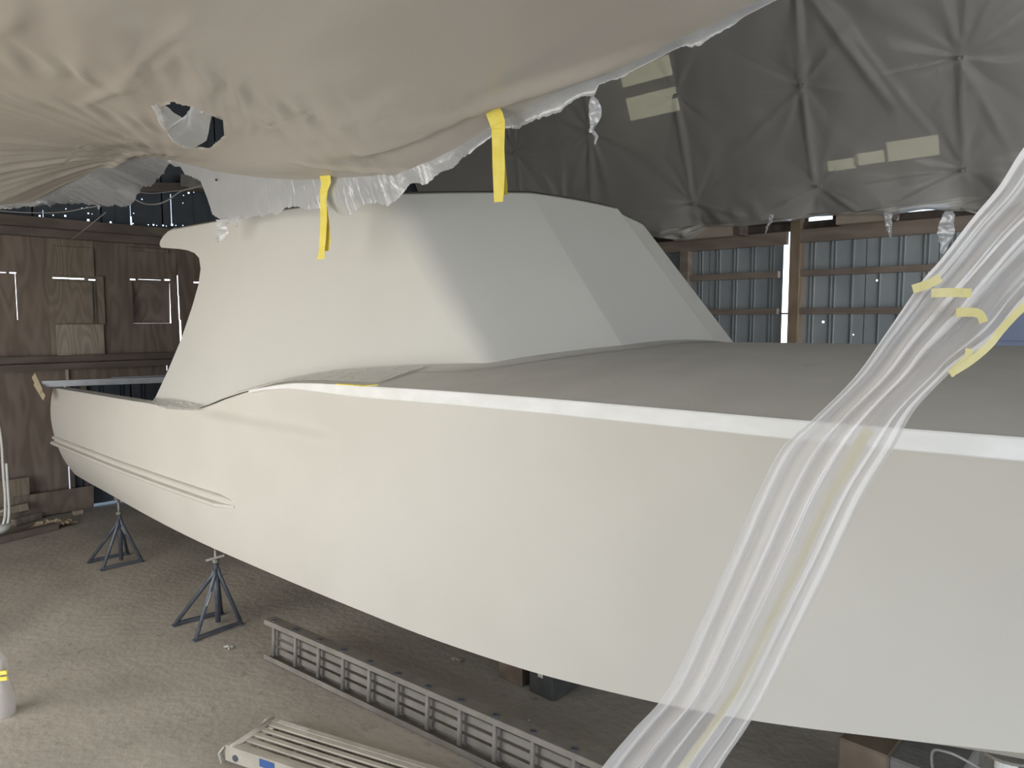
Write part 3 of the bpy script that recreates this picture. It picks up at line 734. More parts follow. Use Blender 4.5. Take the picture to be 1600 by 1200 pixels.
# torn hole
hole_px = [(250, 157), (270, 146), (300, 152), (330, 165), (348, 176), (350, 200), (330, 222), (300, 228), (275, 215), (258, 190)]
hp = []
for (x, y) in hole_px:
    d = P(x, y, t=1)-CAM; t = 3.0
    for _ in range(40):
        q = CAM+d*t; t += (float(zA(q.x, q.y))-q.z)/d.z*.6
    hp.append((q.x, q.y, q.z))
def inside(x, y, poly):
    c = False; n = len(poly)
    for i in range(n):
        x1, y1 = poly[i][:2]; x2, y2 = poly[(i+1) % n][:2]
        if (y1 > y) != (y2 > y) and x < (x2-x1)*(y-y1)/(y2-y1)+x1: c = not c
    return c
def snap(x, y):
    best = None
    for i in range(len(hp)):
        a = Vector(hp[i][:2]); b = Vector(hp[(i+1) % len(hp)][:2]); p = Vector((x, y)); t = max(0, min(1, (p-a).dot(b-a)/(b-a).length_squared)); q = a.lerp(b, t)
        if best is None or (q-p).length < best[0]: best = ((q-p).length, q)
    return best[1]
ff = [];
hx0, hx1 = min(h[0] for h in hp), max(h[0] for h in hp); hy0, hy1 = min(h[1] for h in hp), max(h[1] for h in hp)
for i in range(NX-1):
    for j in range(NYY-1):
        cx = Xg[i, j]; cy_ = Yg2[i, j]
        if hx0-.05 < cx < hx1+.05 and hy0-.05 < cy_ < hy1+.05 and all(inside(Xg[a_, b_], Yg2[a_, b_], hp) for a_, b_ in ((i, j), (i+1, j), (i, j+1), (i+1, j+1))): continue
        ff.append((i*NYY+j, i*NYY+j+1, (i+1)*NYY+j+1, (i+1)*NYY+j))
used = {v for f in ff for v in f}
for v in used:
    i, j = divmod(v, NYY)
    if hx0 < Xg[i, j] < hx1 and hy0 < Yg2[i, j] < hy1 and inside(Xg[i, j], Yg2[i, j], hp):
        q = snap(Xg[i, j], Yg2[i, j]); Xg[i, j], Yg2[i, j] = q.x, q.y
FA = thing('ceiling_sheet', 'big beige plastic sheet slung overhead with a torn hole and ragged hem', 'plastic sheet', tuple(PIN))
meshobj('sheet', np.c_[Xg.ravel(), Yg2.ravel(), Zg.ravel()].tolist(), ff, FILM, FA, True)
def resample(pts, n):
    pts = [Vector(p) for p in pts]; L = [0]
    for a, b in zip(pts, pts[1:]): L.append(L[-1]+(b-a).length)
    out = []
    for i in range(n):
        s = L[-1]*i/(n-1); k = max(0, min(len(pts)-2, np.searchsorted(L, s)-1)); f_ = (s-L[k])/max(1e-6, L[k+1]-L[k]); out.append(pts[k].lerp(pts[k+1], f_))
    return out
# front flap hanging from the fold
NF, MF = 900, 16
hemw = []
for k, (x, y) in enumerate(hem_px): hemw.append(P(x, y, Y=YFO+.06))
hemw = resample(hemw, NF)
fx = [q.x for q in hemw]; 
vv = []
fold_line = [P(x, y, Y=YFO) for x, y in fold_px]; fX = np.array([q.x for q in fold_line])
for i, h in enumerate(hemw):
    X = h.x; xf = max(X, PIN.x)
    zt = float(zA(xf, YFO))+float(wrinkleA(np.array(xf), np.array(YFO)))
    jag = .012*noise(i*.35, 3)+.05*noise(i*.06, 9)+.006*noise(i*1.1, 5)
    hz = min(h.z+jag, zt-.01)
    L_ = zt-hz
    for j in range(MF):
        t = j/(MF-1); dy = .05*t+noise(X*4+t*.6, t*1.6+4)*.035*min(1, L_*4)*math.sin(min(t*2, 1)*1.57)+noise(X*2.2, t*1+3)*.10*t*min(1, L_*3)
        if X > -3.2: dy += math.sin(t*math.pi)*.02
        vv.append((xf+(X-xf)*t, YFO+dy, zt+(hz-zt)*t))
meshobj('hanging_flap', vv, grid_faces(NF, MF), FILM_W, FA, True)['label'] = 'milky torn hem hanging from the front of the sheet'
# ragged end at the left, hanging behind the pinch
lt = [P(0, 321, X=-9), P(60, 316, X=-8.98), P(120, 304, X=-8.9), P(160, 290, X=-8.75), P(205, 272, X=-8.4), P(240, 258, X=-8.1), tuple(PIN)]
lb = [P(0, 326, X=-9.02), P(75, 321, X=-9), P(122, 316, X=-8.95), P(150, 321, X=-8.85), P(190, 322, X=-8.65), P(204, 322, X=-8.5), P(212, 305, X=-8.4), P(224, 290, X=-8.3), P(238, 291, X=-8.2), P(252, 275, X=-8.0), tuple(PIN)]
lt = [Vector((Xg[0, j], Yg2[0, j], Zg[0, j])) for j in range(NYY) if Yg2[0, j] > 1.55]
lb = [P(-70, 331, X=-9.02)]+lb[0:]
lt = resample(lt, 160); lb = resample(lb, 160); vv = []
for i in range(160):
    for j in range(9):
        t = j/8; q = lt[i].lerp(lb[i], t); jag = (.03*noise(i*.5, 2)+.02*noise(i*1.3, 8))*t
        vv.append((q.x+noise(i*.25, t*2)*.10*t, q.y, q.z+jag))
meshobj('hanging_flap', vv, grid_faces(160, 9), FILM_W, FA, True)['label'] = 'ragged flap left of the pinned point'
# pouch drooping under the torn hole
def ray_A(x, y):
    d = P(x, y, t=1)-CAM; t = 3.0
    for _ in range(40): q = CAM+d*t; t += (float(zA(q.x, q.y))-q.z)/d.z*.6
    return q, t
p_top = [(250, 157), (268, 172), (287, 184), (300, 165), (303, 152), (318, 160), (331, 166)]
p_bot = [(251, 168), (257, 196), (268, 222), (286, 232), (306, 232), (324, 220), (333, 180)]
def pull(x, y, k):
    q, t = ray_A(x, y); return P(x, y, t=t-k)
vv = []; T_ = resample([pull(x, y, .05) for x, y in p_top], 50); B_ = resample([pull(x, y, .12) for x, y in p_bot], 50)
for i in range(50):
    for j in range(12):
        t = j/11; q = T_[i].lerp(B_[i], t); vv.append(q+Vector((0, -.05*math.sin(t*3.14)+noise(i*.2, j*.3)*.03, -.02*math.sin(t*3.14)+noise(i*.25+8, j*.3)*.015)))
meshobj('torn_pouch', vv, grid_faces(50, 12), FILM_W, FA, True)['label'] = 'pale scrap folded down under the torn hole'
# tatters
def tatter(name, px, depth_kw, wd, m_, parent, n=40):
    pts = resample([P(x, y, **depth_kw) for x, y, _ in px], n); ws = np.interp(np.linspace(0, 1, n), np.linspace(0, 1, len(px)), [q[2] for q in px]); vv = []
    for i, q in enumerate(pts):
        for j in range(5):
            s = (j-2)/2; vv.append(q+RT*s*ws[i]*wd+F0*(noise(i*.3, j*.7)*.05+.01*s*s))
    return meshobj(name, vv, grid_faces(n, 5), m_, parent, True)
tatter('torn_strip', [(926, 150, .6), (931, 170, 2.2), (929, 190, 2.2), (924, 203, .8), (932, 214, .7), (929, 226, .3)], dict(Y=YFO+.05), .014, FILM_W, FA)
tatter('torn_strip', [(350, 343, 2.4), (344, 352, 1.6), (347, 362, 2.0), (343, 378, .7)], dict(Y=YFO+.03), .03, FILM_W, FA)
tatter('torn_strip', [(371, 338, .5), (369, 346, .6), (370, 356, .2)], dict(Y=YFO+.03), .02, FILM_W, FA)
tatter('torn_strip', [(150, 318, .9), (154, 322, 1), (155, 328, .2)], dict(X=-8.85), .02, FILM_W, FA)
bm = bmesh.new(); q = P(338, 281, Y=YFO-.02); bmesh.ops.create_icosphere(bm, subdivisions=1, radius=.012, matrix=Matrix.Translation(q)); bmobj('rivet', bm, BLACK, FA)

# yellow tape strips hanging from the hem
def ribbon(name, path, m_, parent=None, face=None):
    """path: (point, half width vector)"""
    vv = []
    for q, h in path: vv += [q-h, q+h, q+h+F0*.003, q-h+F0*.003]
    n = len(path); ff = []
    for i in range(n-1):
        for k in range(4): ff.append((i*4+k, i*4+(k+1) % 4, i*4+4+(k+1) % 4, i*4+4+k))
    ff += [(3, 2, 1, 0), tuple((n-1)*4+k for k in range(4))]
    return meshobj(name, vv, ff, m_, parent, False)
def tape_path(px, kw):
    out = []; n = len(px)
    for i, (x0, x1, y, dy, dd) in enumerate(px):
        a = P(x0, y, **kw); b = P(x1, y+dy, **kw); out.append(((a+b)/2-F0*dd, (b-a)/2))
    return out
T1 = thing('tape_strip', 'wide yellow tape strip hanging down in front of the deckhouse roof', 'tape', tuple(P(780, 200, Y=2.88)))
ribbon('tape', tape_path([(732, 727, 154, 9, .26), (748, 738, 156, 12, .22), (764, 750, 162, 14, .18), (776, 759, 171, 14, .13), (785, 764, 181, 14, .08), (789, 767, 192, 10, .05), (789, 768, 203, 2, .02),
                          (788, 769, 230, 0, 0), (789, 769.5, 260, 0, 0), (788, 771, 290, 0, .01), (786, 772, 316, 1, .02)], dict(Y=2.88)), TAPE, T1)
ribbon('tape_tail', tape_path([(787, 779, 225, 0, -.01), (790, 780, 260, 0, -.015), (793, 781, 290, 0, -.01), (793, 784, 304, 0, -.01)], dict(Y=2.89)), TAPE, T1)
T2 = thing('tape_strip', 'narrow yellow tape strip dangling against the cabin side, the left one', 'tape', tuple(P(510, 280, Y=2.88)))
ribbon('tape', tape_path([(519, 502, 275, 1, .05), (518, 503, 286, 1, .02), (512, 500, 298, 1, 0), (510, 500, 312, 0, 0), (511, 500.5, 340, 0, 0), (510, 500, 370, 0, .01), (508, 499, 395, 0, .02), (509, 497, 405, 1, .03)], dict(Y=2.9)), TAPE, T2)
ribbon('tape_tail', tape_path([(510, 504, 320, 0, -.01), (514, 505, 350, 0, -.015), (516, 507, 378, 0, -.01), (513, 507, 392, 0, -.01)], dict(Y=2.91)), TAPE, T2)

# ================================================================ FILM B: darker sheet under the far roof slope
def onB(x, y):
    d = P(x, y, t=1)-CAM; t = (4.35+10.55*2.133-CAMH)/(d.z+2.133*d.y); return CAM+d*t
cl_px = [(1055, 150), (1252, 133), (1500, 90), (1085, 318), (1278, 290), (1505, 266), (804, 240), (920, 207), (1245, -40), (880, 330)]
cleats = [onB(x, y) for x, y in cl_px]
NX2, NY2 = 420, 240
X2 = np.linspace(-12.3, 3.5, NX2)[:, None]+np.zeros((1, NY2)); v2 = np.linspace(0, 1, NY2)[None, :]+np.zeros((NX2, 1))
lowc = sorted([c for c, p in zip(cleats, cl_px) if p[1] > 262 and p[0] > 1000], key=lambda q: q.x)
sl_ = np.linspace(0, 1, NY2); Zl = np.where(sl_ < .8, 4.40+(7.45-4.40)*sl_/.8, 7.45+(sl_-.8)/.2*.75)[::-1]
Yl = np.where(sl_ < .8, 10.55-(np.where(sl_ < .8, Zl[::-1], 7.45)-4.35)/2.133, 9.10-(sl_-.8)/.2*5.2)[::-1]
Y2 = Yl[None, :]+np.zeros((NX2, 1)); Z2 = Zl[None, :]+np.zeros((NX2, 1)); SL = np.minimum(Z2, 7.45)*1.105
D2 = np.zeros_like(Z2)                      # displacement into the room
for c, p in zip(cleats, cl_px):
    dx = X2-c.x; dy = SL-c.z*1.105; r = np.hypot(dx, dy); th = np.arctan2(dy, dx)
    D2 = D2-.05*np.exp(-(r/.35))
    up_bias = 1+.8*np.cos(th-math.pi/2)**2
    D2 = D2+noise(th*5+c.x*9+20, r*.4)*.030*np.exp(-r/1.1)*np.minimum(1, r*4)*up_bias+noise(th*9+c.x*5+7, r*.3)*.016*np.exp(-r/1.0)*np.minimum(1, r*4)
D2 = D2+noise(X2*.7+3, SL*.6)*.10+noise(X2*5+9, SL*.5+30)*.014+noise(X2*2.2+19, SL*.35+3)*.02
def crB(x0, y0, x1, y1, wd, am):
    a = onB(x0, y0); b = onB(x1, y1); ux, uy = b.x-a.x, (b.z-a.z)*1.105; l = math.hypot(ux, uy); ux /= l; uy /= l
    s_ = (X2-a.x)*ux+(SL-a.z*1.105)*uy; q = -(X2-a.x)*uy+(SL-a.z*1.105)*ux
    return am*np.exp(-(q/wd)**2)*sstep(-.15, .15, s_)*(1-sstep(l-.3, l+.3, s_))
for a_ in ((1262, -10, 1390, 160, .06, .05), (1245, -10, 1252, 133, .05, .04), (1252, 135, 1272, 290, .03, .03), (1250, 140, 1160, 230, .05, .02), (1055, 150, 1082, 318, .04, .03),
           (1500, 92, 1503, 262, .03, .03), (1500, 92, 1570, 220, .05, .025), (1280, -10, 1470, 230, .05, .02), (1278, 292, 1200, 330, .03, .03), (1278, 292, 1345, 325, .03, .035), (1505, 268, 1400, 318, .03, .03), (1085, 318, 1170, 335, .03, .02), (920, 207, 925, 330, .05, .02), (804, 240, 812, 300, .05, .02)):
    D2 = D2+crB(*a_)
lift = sum(np.exp(-((X2-c.x)/.30)**2) for c in lowc)+np.exp(-((X2+8)/.4)**2)+np.exp(-((X2+10)/.4)**2)+np.exp(-((X2+.6)/.4)**2)+np.exp(-((X2-1.2)/.4)**2)
foot = sstep(4.9, 4.4, Z2)
D2 = D2+foot*(.20-.18*lift)+foot*noise(X2*6+SL*3, SL*5)*.06
D2 = D2*.6; Y2 = Y2-D2*.905; Z2 = Z2-D2*.424
FBt = thing('far_sheet', 'dark grey see-through plastic sheet stapled under the far roof slope', 'plastic sheet', (cleats[4].x, cleats[4].y, cleats[4].z))
meshobj('sheet', np.c_[X2.ravel(), Y2.ravel(), Z2.ravel()].tolist(), grid_faces(NX2, NY2), FILM_B, FBt, True)
# rolled hem under its foot
Xh = np.linspace(-12.3, 3.5, 470); vv = []
hem_pxB = [(990, 366), (1030, 372), (1065, 374), (1100, 352), (1150, 347), (1200, 342), (1240, 339), (1290, 335), (1340, 334), (1390, 333), (1440, 326), (1500, 326), (1600, 322)]
hb_ = [P(x, y, Y=10.4) for x, y in hem_pxB]
hzx = interp([-12.3]+[q.x for q in hb_]+[3.5], [4.1]+[q.z for q in hb_]+[4.2], Xh)
zi = np.interp(Xh, X2[:, 0], Z2[:, -1]); yi = np.interp(Xh, X2[:, 0], Y2[:, -1])
for i, X in enumerate(Xh):
    zt = zi[i]; zb = min(hzx[i], zt-.04)+noise(i*.1, 4)*.02
    for j in range(12):
        t = j/11; yy = yi[i]+.10*t-.05*math.sin(t*3.1)+noise(X*4+t, t*3)*.10; vv.append((X, yy, zt+(zb-zt)*t+noise(X*6+3, t*2)*.03*math.sin(t*3.1)))
meshobj('rolled_hem', vv, grid_faces(470, 12), film('hem_film', (.74, .71, .66), .05, .35, .22, .16, (1, 1, 1), 5, .4), FBt, True)['label'] = 'shiny baggy hem of the sheet'
for c in cleats[:9]:
    nn = Vector((0, -.905, -.424)); qq = c+nn*.0; bm = bmesh.new(); add_box(bm, qq, (.08, .012, .08), Matrix.Rotation(-.44, 3, 'X'), .003); add_tube(bm, [qq, qq+nn*.04], .014, 8)
    bmobj('cleat', bm, CLEAT, FBt)
for px, wd in ((([(1206, 335, 1.5), (1204, 347, 1.3), (1199, 354, .8), (1196, 365, .3)]), .02), (([(1388, 332, 1.4), (1389, 345, 1.3), (1390, 360, .8), (1391, 372, .2)]), .035),
               (([(1484, 330, 1), (1480, 350, 1.6), (1478, 370, 1.9), (1473, 390, 1.0), (1471, 397, .4)]), .055)):
    tatter('torn_strip', px, dict(Y=10.1), wd, FILM_W, FBt)
tube('guy_cord', [P(1500, 326, Y=10.0), P(1522, 332, Y=10.05), P(1560, 336, Y=10.2)], .012, CORD, FBt)
# ================================================================ FILM C: twisted curtain in the foreground
Lpx = [(1760, 60), (1660, 160), (1600, 230), (1560, 292), (1520, 340), (1470, 405), (1440, 440), (1385, 520), (1335, 590), (1270, 655), (1222, 700), (1185, 770), (1150, 850), (1100, 960), (1042, 1080), (990, 1140), (940, 1200), (880, 1290), (780, 1500), (640, 1850)]
Rpx = [(2100, 60), (1960, 170), (1800, 290), (1730, 360), (1650, 430), (1600, 478), (1560, 528), (1500, 570), (1482, 585), (1430, 640), (1395, 702), (1350, 775), (1300, 880), (1250, 980), (1200, 1080), (1165, 1140), (1125, 1200), (1085, 1280), (1010, 1500), (900, 1850)]
NL, NC = 420, 120
Lw = [P(x, y, t=1.86) for x, y in Lpx]; Rw = [P(x, y, t=1.86) for x, y in Rpx]
Ls = spline(Lw, 24); Rs = spline(Rw, 24); n0 = len(Ls); vv = []
for i in range(n0):
    s = i/(n0-1); wtot = (Rs[i]-Ls[i]).length
    for j in range(NC):
        t = j/(NC-1)
        q = Ls[i].lerp(Rs[i], t)
        dd = .014*math.sin(t*13+.5*math.sin(s*5))+.010*math.sin(t*31+s*1.5+1)+.040*noise(t*15+s*.5, s*2)+.012*noise(t*42+s*.8, s*3)+.003*noise(t*90+s*2, s*5)
        edge_ = math.sin(math.pi*t)**.5
        q = q+RT*(.012*noise(t*22, s*5+4))*edge_
        vv.append(q+F0*dd*edge_*(.7+.5*s))
FC = thing('plastic_curtain', 'translucent gathered plastic curtain slanting across the right foreground', 'plastic sheet', tuple(Rw[-1]))
curt = meshobj('sheet', vv, grid_faces(n0, NC), FILM_C, FC, True)
def curt_pt(x, y, d=.0): return P(x, y, t=1.86-d)
def patch(px, w_, m_, nm='tape_patch', d=.05, back=False):
    pts = resample(spline([curt_pt(x, y, d) for x, y in px], 6), 24); vv = []
    for i, q in enumerate(pts):
        dr = (pts[min(i+1, 23)]-pts[max(i-1, 0)]).normalized(); n_ = dr.cross(F0).normalized(); ww = w_
        for k in (-1, 1): vv.append(q+n_*ww*k*.5)
    return meshobj(nm, vv, grid_faces(24, 2), m_, FC, True)
patch([(1426, 452), (1450, 444), (1470, 434)], .022, TAPE_F)
patch([(1455, 458), (1485, 457), (1518, 458)], .022, TAPE_F)
patch([(1494, 488), (1520, 488), (1532, 492), (1537, 504)], .022, TAPE_F)
patch([(1485, 585), (1500, 570), (1512, 560), (1515, 545)], .02, TAPE_F)
patch([(1484, 584), (1515, 565), (1545, 540), (1565, 515), (1590, 488), (1612, 470), (1650, 440)], .020, TAPE_F, 'tape_edging', .05)
patch([(1359, 670), (1345, 690), (1330, 720), (1312, 752)], .030, TAPE_F, 'tape_seam', -.10)
patch([(1312, 750), (1285, 800), (1250, 880), (1210, 960), (1180, 1025), (1150, 1080), (1110, 1140), (1065, 1200), (1020, 1270), (940, 1450)], .022, TAPE_F, 'tape_seam', -.10)

# ================================================================ JACK STANDS
def jack_stand(c, apex_z, top, feet, lab, handle):
    T = thing('boat_stand', lab, 'stand', (c[0], c[1], 0), 'steel stands under the hull')
    ap = Vector((c[0], c[1], apex_z))
    for k, fpt in enumerate(feet):
        a = Vector((fpt[0], fpt[1], .02)); dr = (ap-a); dr.z = 0
        tube('leg', [a, ap-dr.normalized()*.03-Vector((0, 0, .06)), ap-dr.normalized()*.02], [.019, .019, .017], STEEL_B, T, 8)
        box('foot', (fpt[0], fpt[1], .008), (.06, .05, .014), STEEL_B, T)
    for i, j in ((1, 3), (0, 2)):
        a, b = feet[i], feet[j]; beam('base_bar', (a[0], a[1], .025), (b[0], b[1], .025), .03, .03, STEEL_B, T)
    tube('post', [(c[0], c[1], .02), (c[0], c[1], apex_z+.06)], .024, STEEL_B, T, 12)
    tube('screw', [(c[0], c[1], apex_z), (c[0], c[1], top)], .016, STEEL_G, T, 10)
    bm = bmesh.new(); add_tube(bm, [(c[0], c[1], apex_z+.06), (c[0], c[1], apex_z+.09)], .034, 10)
    if handle:
        v = Vector(RT)*.09; q = Vector((c[0], c[1], apex_z+.10)); add_beam(bm, q-v+Vector((0, 0, -.02)), q+v+Vector((0, 0, .03)), .03, .022)
    bmobj('nut_handle', bm, STEEL_G, T)
    bm = bmesh.new(); add_box(bm, (c[0], c[1], top+.012), (.08, .08, .02), Matrix.Rotation(.12, 3, 'X'), .005); bmobj('pad', bm, LUMBER, T)
    return T
def hull_bottom(x, y):
    i = int(np.argmin(abs(HX[:, 0]-x))); t = min(1, abs(y-CY)/HB[i, 0]); return .42+(HZ[i, 0]-.42)*t-.03*math.sin(math.pi*t)
f1 = [(-7.0, 2.67), (-6.53, 2.67), (-6.95, 3.1), (-6.58, 3.12)]; f2 = [(-9.6, 2.70), (-9.19, 2.72), (-9.6, 3.13), (-9.19, 3.15)]
f1b = [f1[0], f1[1], f1[2], f1[3]]
c1_ = (-6.76, 2.98); c2_ = (-9.40, 2.99)
J1 = jack_stand(c1_, .545, hull_bottom(*c1_)-.035, f1b, 'blue-grey boat stand nearest the planks, rusty wing handle and paper label', True)
J2 = jack_stand(c2_, .52, hull_bottom(*c2_)-.035, f2, 'grey four-legged boat stand under the stern quarter', False)
a = Vector((-6.53, 2.67, .02)); b = Vector((c1_[0], c1_[1], .5)); q = a.lerp(b, .55); beam('paper_label', a.lerp(b, .5)-F0*.024, a.lerp(b, .72)-F0*.024, .035, .004, LABEL, J1)
a2 = Vector((f2[3][0], f2[3][1], .02)); b2_ = Vector((c2_[0], c2_[1], .5)); beam('paper_label', a2.lerp(b2_, .68)-F0*.024, a2.lerp(b2_, .85)-F0*.024, .03, .004, LABEL, J2)

# ================================================================ KEEL BLOCKS
def stack(x, y, pieces, lab, nm='keel_block'):
    for k, (sx_, sy_, h, z0, m_, dx, l2) in enumerate(pieces):
        o = box(nm, (x+dx, y, z0+h/2), (sx_, sy_, h), m_, None, Matrix.Rotation(.04*k, 3, 'Z'), .008); tag(o, l2, 'block')
kx, ky = P(822, 1078, z=0).x, P(822, 1078, z=0).y
kx += -.02
stack(kx-.16, ky+.5, [(.26, 1.0, .30, 0, TANB, 0, 'brown timber keel block under the middle of the hull, the left of a pair')], '')
stack(kx+.17, ky+.5, [(.24, 1.0, .30, 0, GREYD, 0, 'dark keel block with a small white mark, beside the brown timber one')], '')
q = P(852, 1066, Y=ky-.002)
box('chalk_mark', (kx+.17, ky-.002, .17), (.05, .002, .03), LABEL, [o for o in COL.objects if o.name.startswith('keel_block')][-1], None, 0)
q0 = P(1320, 1165, Y=4.35)
KB = P(1322, 1200, Y=4.25)
o = box('keel_block', (P(1352, 1180, Y=4.4).x, 4.6, .215), (.28, .5, .43), TANB, None, None, .012); tag(o, 'tall tan timber block below the bow end of the hull', 'block')
o = box('keel_block', (P(1425, 1180, Y=4.4).x+.055, 4.62, .21), (.36, .5, .42), GREYB, None, None, .012); tag(o, 'grey block butted against the tan timber block', 'block')
print('blocks', KB, P(1352, 1180, Y=4.4), P(1425, 1180, Y=4.4))

# small grey pump at the bottom right corner
PU = thing('pump', 'small grey machine with hose partly hidden under the hull at bottom right', 'machine', (P(1572, 1200, Y=4.2).x, 4.25, 0))
pc = P(1572, 1200, Y=4.2); pz = pc.z
bm = bmesh.new(); add_box(bm, (pc.x+.03, 4.25, pz*.5), (.16, .16, pz), None, .01); bmobj('body', bm, GREYB, PU)
bm = bmesh.new(); add_tube(bm, [(pc.x, 4.2, pz-.02), (pc.x, 4.2, pz+.05), (pc.x, 4.2, pz+.05), (pc.x, 4.2, pz+.09)], [.05, .05, .06, .06], 16); bmobj('housing', bm, WHITE, PU, False)
bm = bmesh.new(); add_tube(bm, [(pc.x, 4.2, pz+.085), (pc.x, 4.2, pz+.10)], .13, 20); bmobj('handwheel', bm, STEEL_G, PU)
tube('hose', spline([(pc.x-.1, 4.2, pz-.05), (pc.x-.25, 4.15, pz), (pc.x-.35, 4.3, pz-.15), (pc.x-.3, 4.5, .05)], 8), .007, CORD, PU)

# ================================================================ ALUMINIUM WALK PLANKS
def plank_thing(lab, org, X_, Y_, Z_, L, wd, spacing, m_r, m_s, hook=False, first=.09, ns=4):
    """X_ along, Y_ across the plank, Z_ out of the slatted face"""
    T = thing('walk_plank', lab, 'plank', tuple(org), 'aluminium walk planks'); org = Vector(org)
    Rr = Matrix((X_, Y_, Z_)).transposed(); C_ = lambda x, y, z: org+X_*x+Y_*y+Z_*z
    for s in (0, 1):
        bm = bmesh.new(); yy = s*wd
        add_box(bm, C_(L/2, yy, .045), (L, .006, .10), Rr, 0)
        for z in (-.005, .095): add_box(bm, C_(L/2, yy+(.018 if s else -.018)*(-1 if 1 else 1), z), (L, .04, .006), Rr, 0)
        bmobj('side_rail', bm, m_r, T)
    n = int((L-.15)/spacing)+1
    for k in range(n):
        tube('rung', [C_(first+k*spacing, .0, .030), C_(first+k*spacing, wd, .030)], .017, m_r, T, 8)
        for s in (0, 1):
            q = C_(first+k*spacing, s*wd+(.004 if s else -.004), .03); bm = bmesh.new(); add_tube(bm, [q, q+Y_*(.006 if s else -.006)], .022, 10); bmobj('rivet', bm, STEEL_B, T)
    for k in range(ns):
        yy = .02+(wd-.04)*(k+.5)/ns; bm = bmesh.new(); add_box(bm, C_(L/2, yy, .082), (L-.06, (wd-.04)/ns-(.028 if hook else .022), .016), Rr, .005)
        bmobj('slat', bm, m_s, T)
    if hook:
        for s in (0, 1):
            bm = bmesh.new(); add_beam(bm, C_(0, s*wd, .09), C_(-.05, s*wd, .03), .03, .012); add_beam(bm, C_(-.05, s*wd, .03), C_(-.02, s*wd, -.05), .03, .012); bmobj('end_hook', bm, m_r, T)
    return T
# plank one stands on its edge, underside (rungs) turned to the camera
a = P(413, 1030, z=0); b = P(760, 1200, z=0); X_ = (b-a).normalized(); tilt = math.radians(3)
Zr = Vector((0, 0, 1)); back = X_.cross(Zr).normalized(); 
if back.dot(F0) < 0: back = -back
Y_ = (Zr*math.cos(tilt)+back*math.sin(tilt)).normalized(); Z_ = X_.cross(Y_).normalized()
if Z_.dot(F0) < 0: Z_ = -Z_
WD1 = .335
WP1 = plank_thing('aluminium walk plank standing on edge, rungs showing, beside the boat stand', a+Vector((0, 0, .012))-Z_*0, X_, Y_, Z_, 4.2, WD1, .305, ALU_D, ALU_D)
# plank two lies flat, slats up
zt = .13
e0 = P(352, 1163, z=zt); e1 = P(424, 1120, z=zt); r_end = P(690, 1200, z=zt)
X_ = (r_end-e1); X_.z = 0; X_.normalize(); Y_ = Vector((-X_.y, X_.x, 0))
if Y_.dot(e1-e0) < 0: Y_ = -Y_
print('plank2 width', (e1-e0).length, (e1-e0).dot(X_))
WP2 = plank_thing('pale aluminium walk plank lying flat with slatted deck up, bottom left', (e0.x, e0.y, zt-.1), X_, Y_, Vector((0, 0, 1)), (r_end-e1).length+.12, (e1-e0).dot(Y_), .31, ALU, ALU, True, ns=5)
o_ = Vector((e0.x, e0.y, zt-.1))
C_ = lambda x, y, z: o_+X_*x+Y_*y+Vector((0, 0, z))
tube('end_bar', [C_(.05, 0, .085), C_(.05, (e1-e0).dot(Y_), .085)], .022, ALU, WP2, 12)
wd2 = (e1-e0).dot(Y_)
Rr = Matrix((X_, Y_, Vector((0, 0, 1)))).transposed()
box('blue_label', C_(.36, -.006, .06), (.12, .003, .05), BLUELAB, WP2, Rr, 0); box('paper_label', C_(.25, wd2-.02, .101), (.26, .03, .002), LABEL, WP2, Rr, 0)

# ================================================================ LEFT EDGE ODDMENTS
# white tubular frame
q = P(0, 836, z=0)
TF = thing('tubular_frame', 'white bent tubular frame standing at the left edge of view', 'frame', (q.x, q.y, 0))
tx = q.x+.25
pp = lambda x, y: P(x, y, X=tx)
tube('upright', spline([pp(-28, 640), pp(-6, 655), pp(2, 690), pp(5, 740), pp(8, 780), pp(6, 815), pp(-8, 832), pp(-30, 838)], 8), .016, WHITE, TF, 10)
tube('upright', spline([pp(10, 724), pp(12, 760), pp(14, 800), pp(10, 822), pp(-4, 834), pp(-30, 842)], 8), .016, WHITE, TF, 10)
tube('cross_bar', [pp(7, 797), pp(-30, 812)], .010, WHITE, TF, 8)
bm = bmesh.new(); c_ = P(-10, 828, X=tx); add_tube(bm, [c_+Vector((0, 0, -.05)), c_+Vector((0, 0, -.02)), c_+Vector((0, 0, .06))], [.10, .17, .20], 20); bmobj('seat_pan', bm, WHITE, TF, True)

# scrap heap by the plywood wall
def scrap(name, c, s, rz, m_, lab, cat, rx=0, ry=0):
    R_ = Matrix.Rotation(rz, 3, 'Z') @ Matrix.Rotation(ry, 3, 'Y') @ Matrix.Rotation(rx, 3, 'X'); o = box(name, c, s, m_, None, R_, .003); return tag(o, lab, cat)
q = P(25, 790, X=-12.2); scrap('plywood_offcut', (-12.33, q.y, .33), (.018, .40, .62), .0, PLY2, 'plywood offcut leaning upright on the wall behind the scrap', 'board', 0, .12)
q = P(88, 815, X=-12.3); scrap('plywood_offcut', (-12.33, q.y, .20), (.02, 1.05, .36), .0, PLY, 'long low plywood offcut against the wall under the stern', 'board', 0, .15)
q = P(60, 838, z=0); scrap('scrap_plank', (q.x, q.y-.45, .05), (.12, 1.5, .09), .28, LUMBER_L, 'long dark plank on the floor by the white frame', 'plank')
q = P(40, 805, z=.1); scrap('timber_offcut', (q.x+.05, q.y, .055), (.10, .42, .09), .5, PLY3, 'short grey timber offcut atop the scrap heap', 'timber', 0, 0)
q = P(30, 820, z=.0); scrap('timber_offcut', (q.x-.1, q.y-.1, .21), (.1, .5, .1), -.3, PLY2, 'brown timber offcut lying across the scrap heap', 'timber', .15, 0)
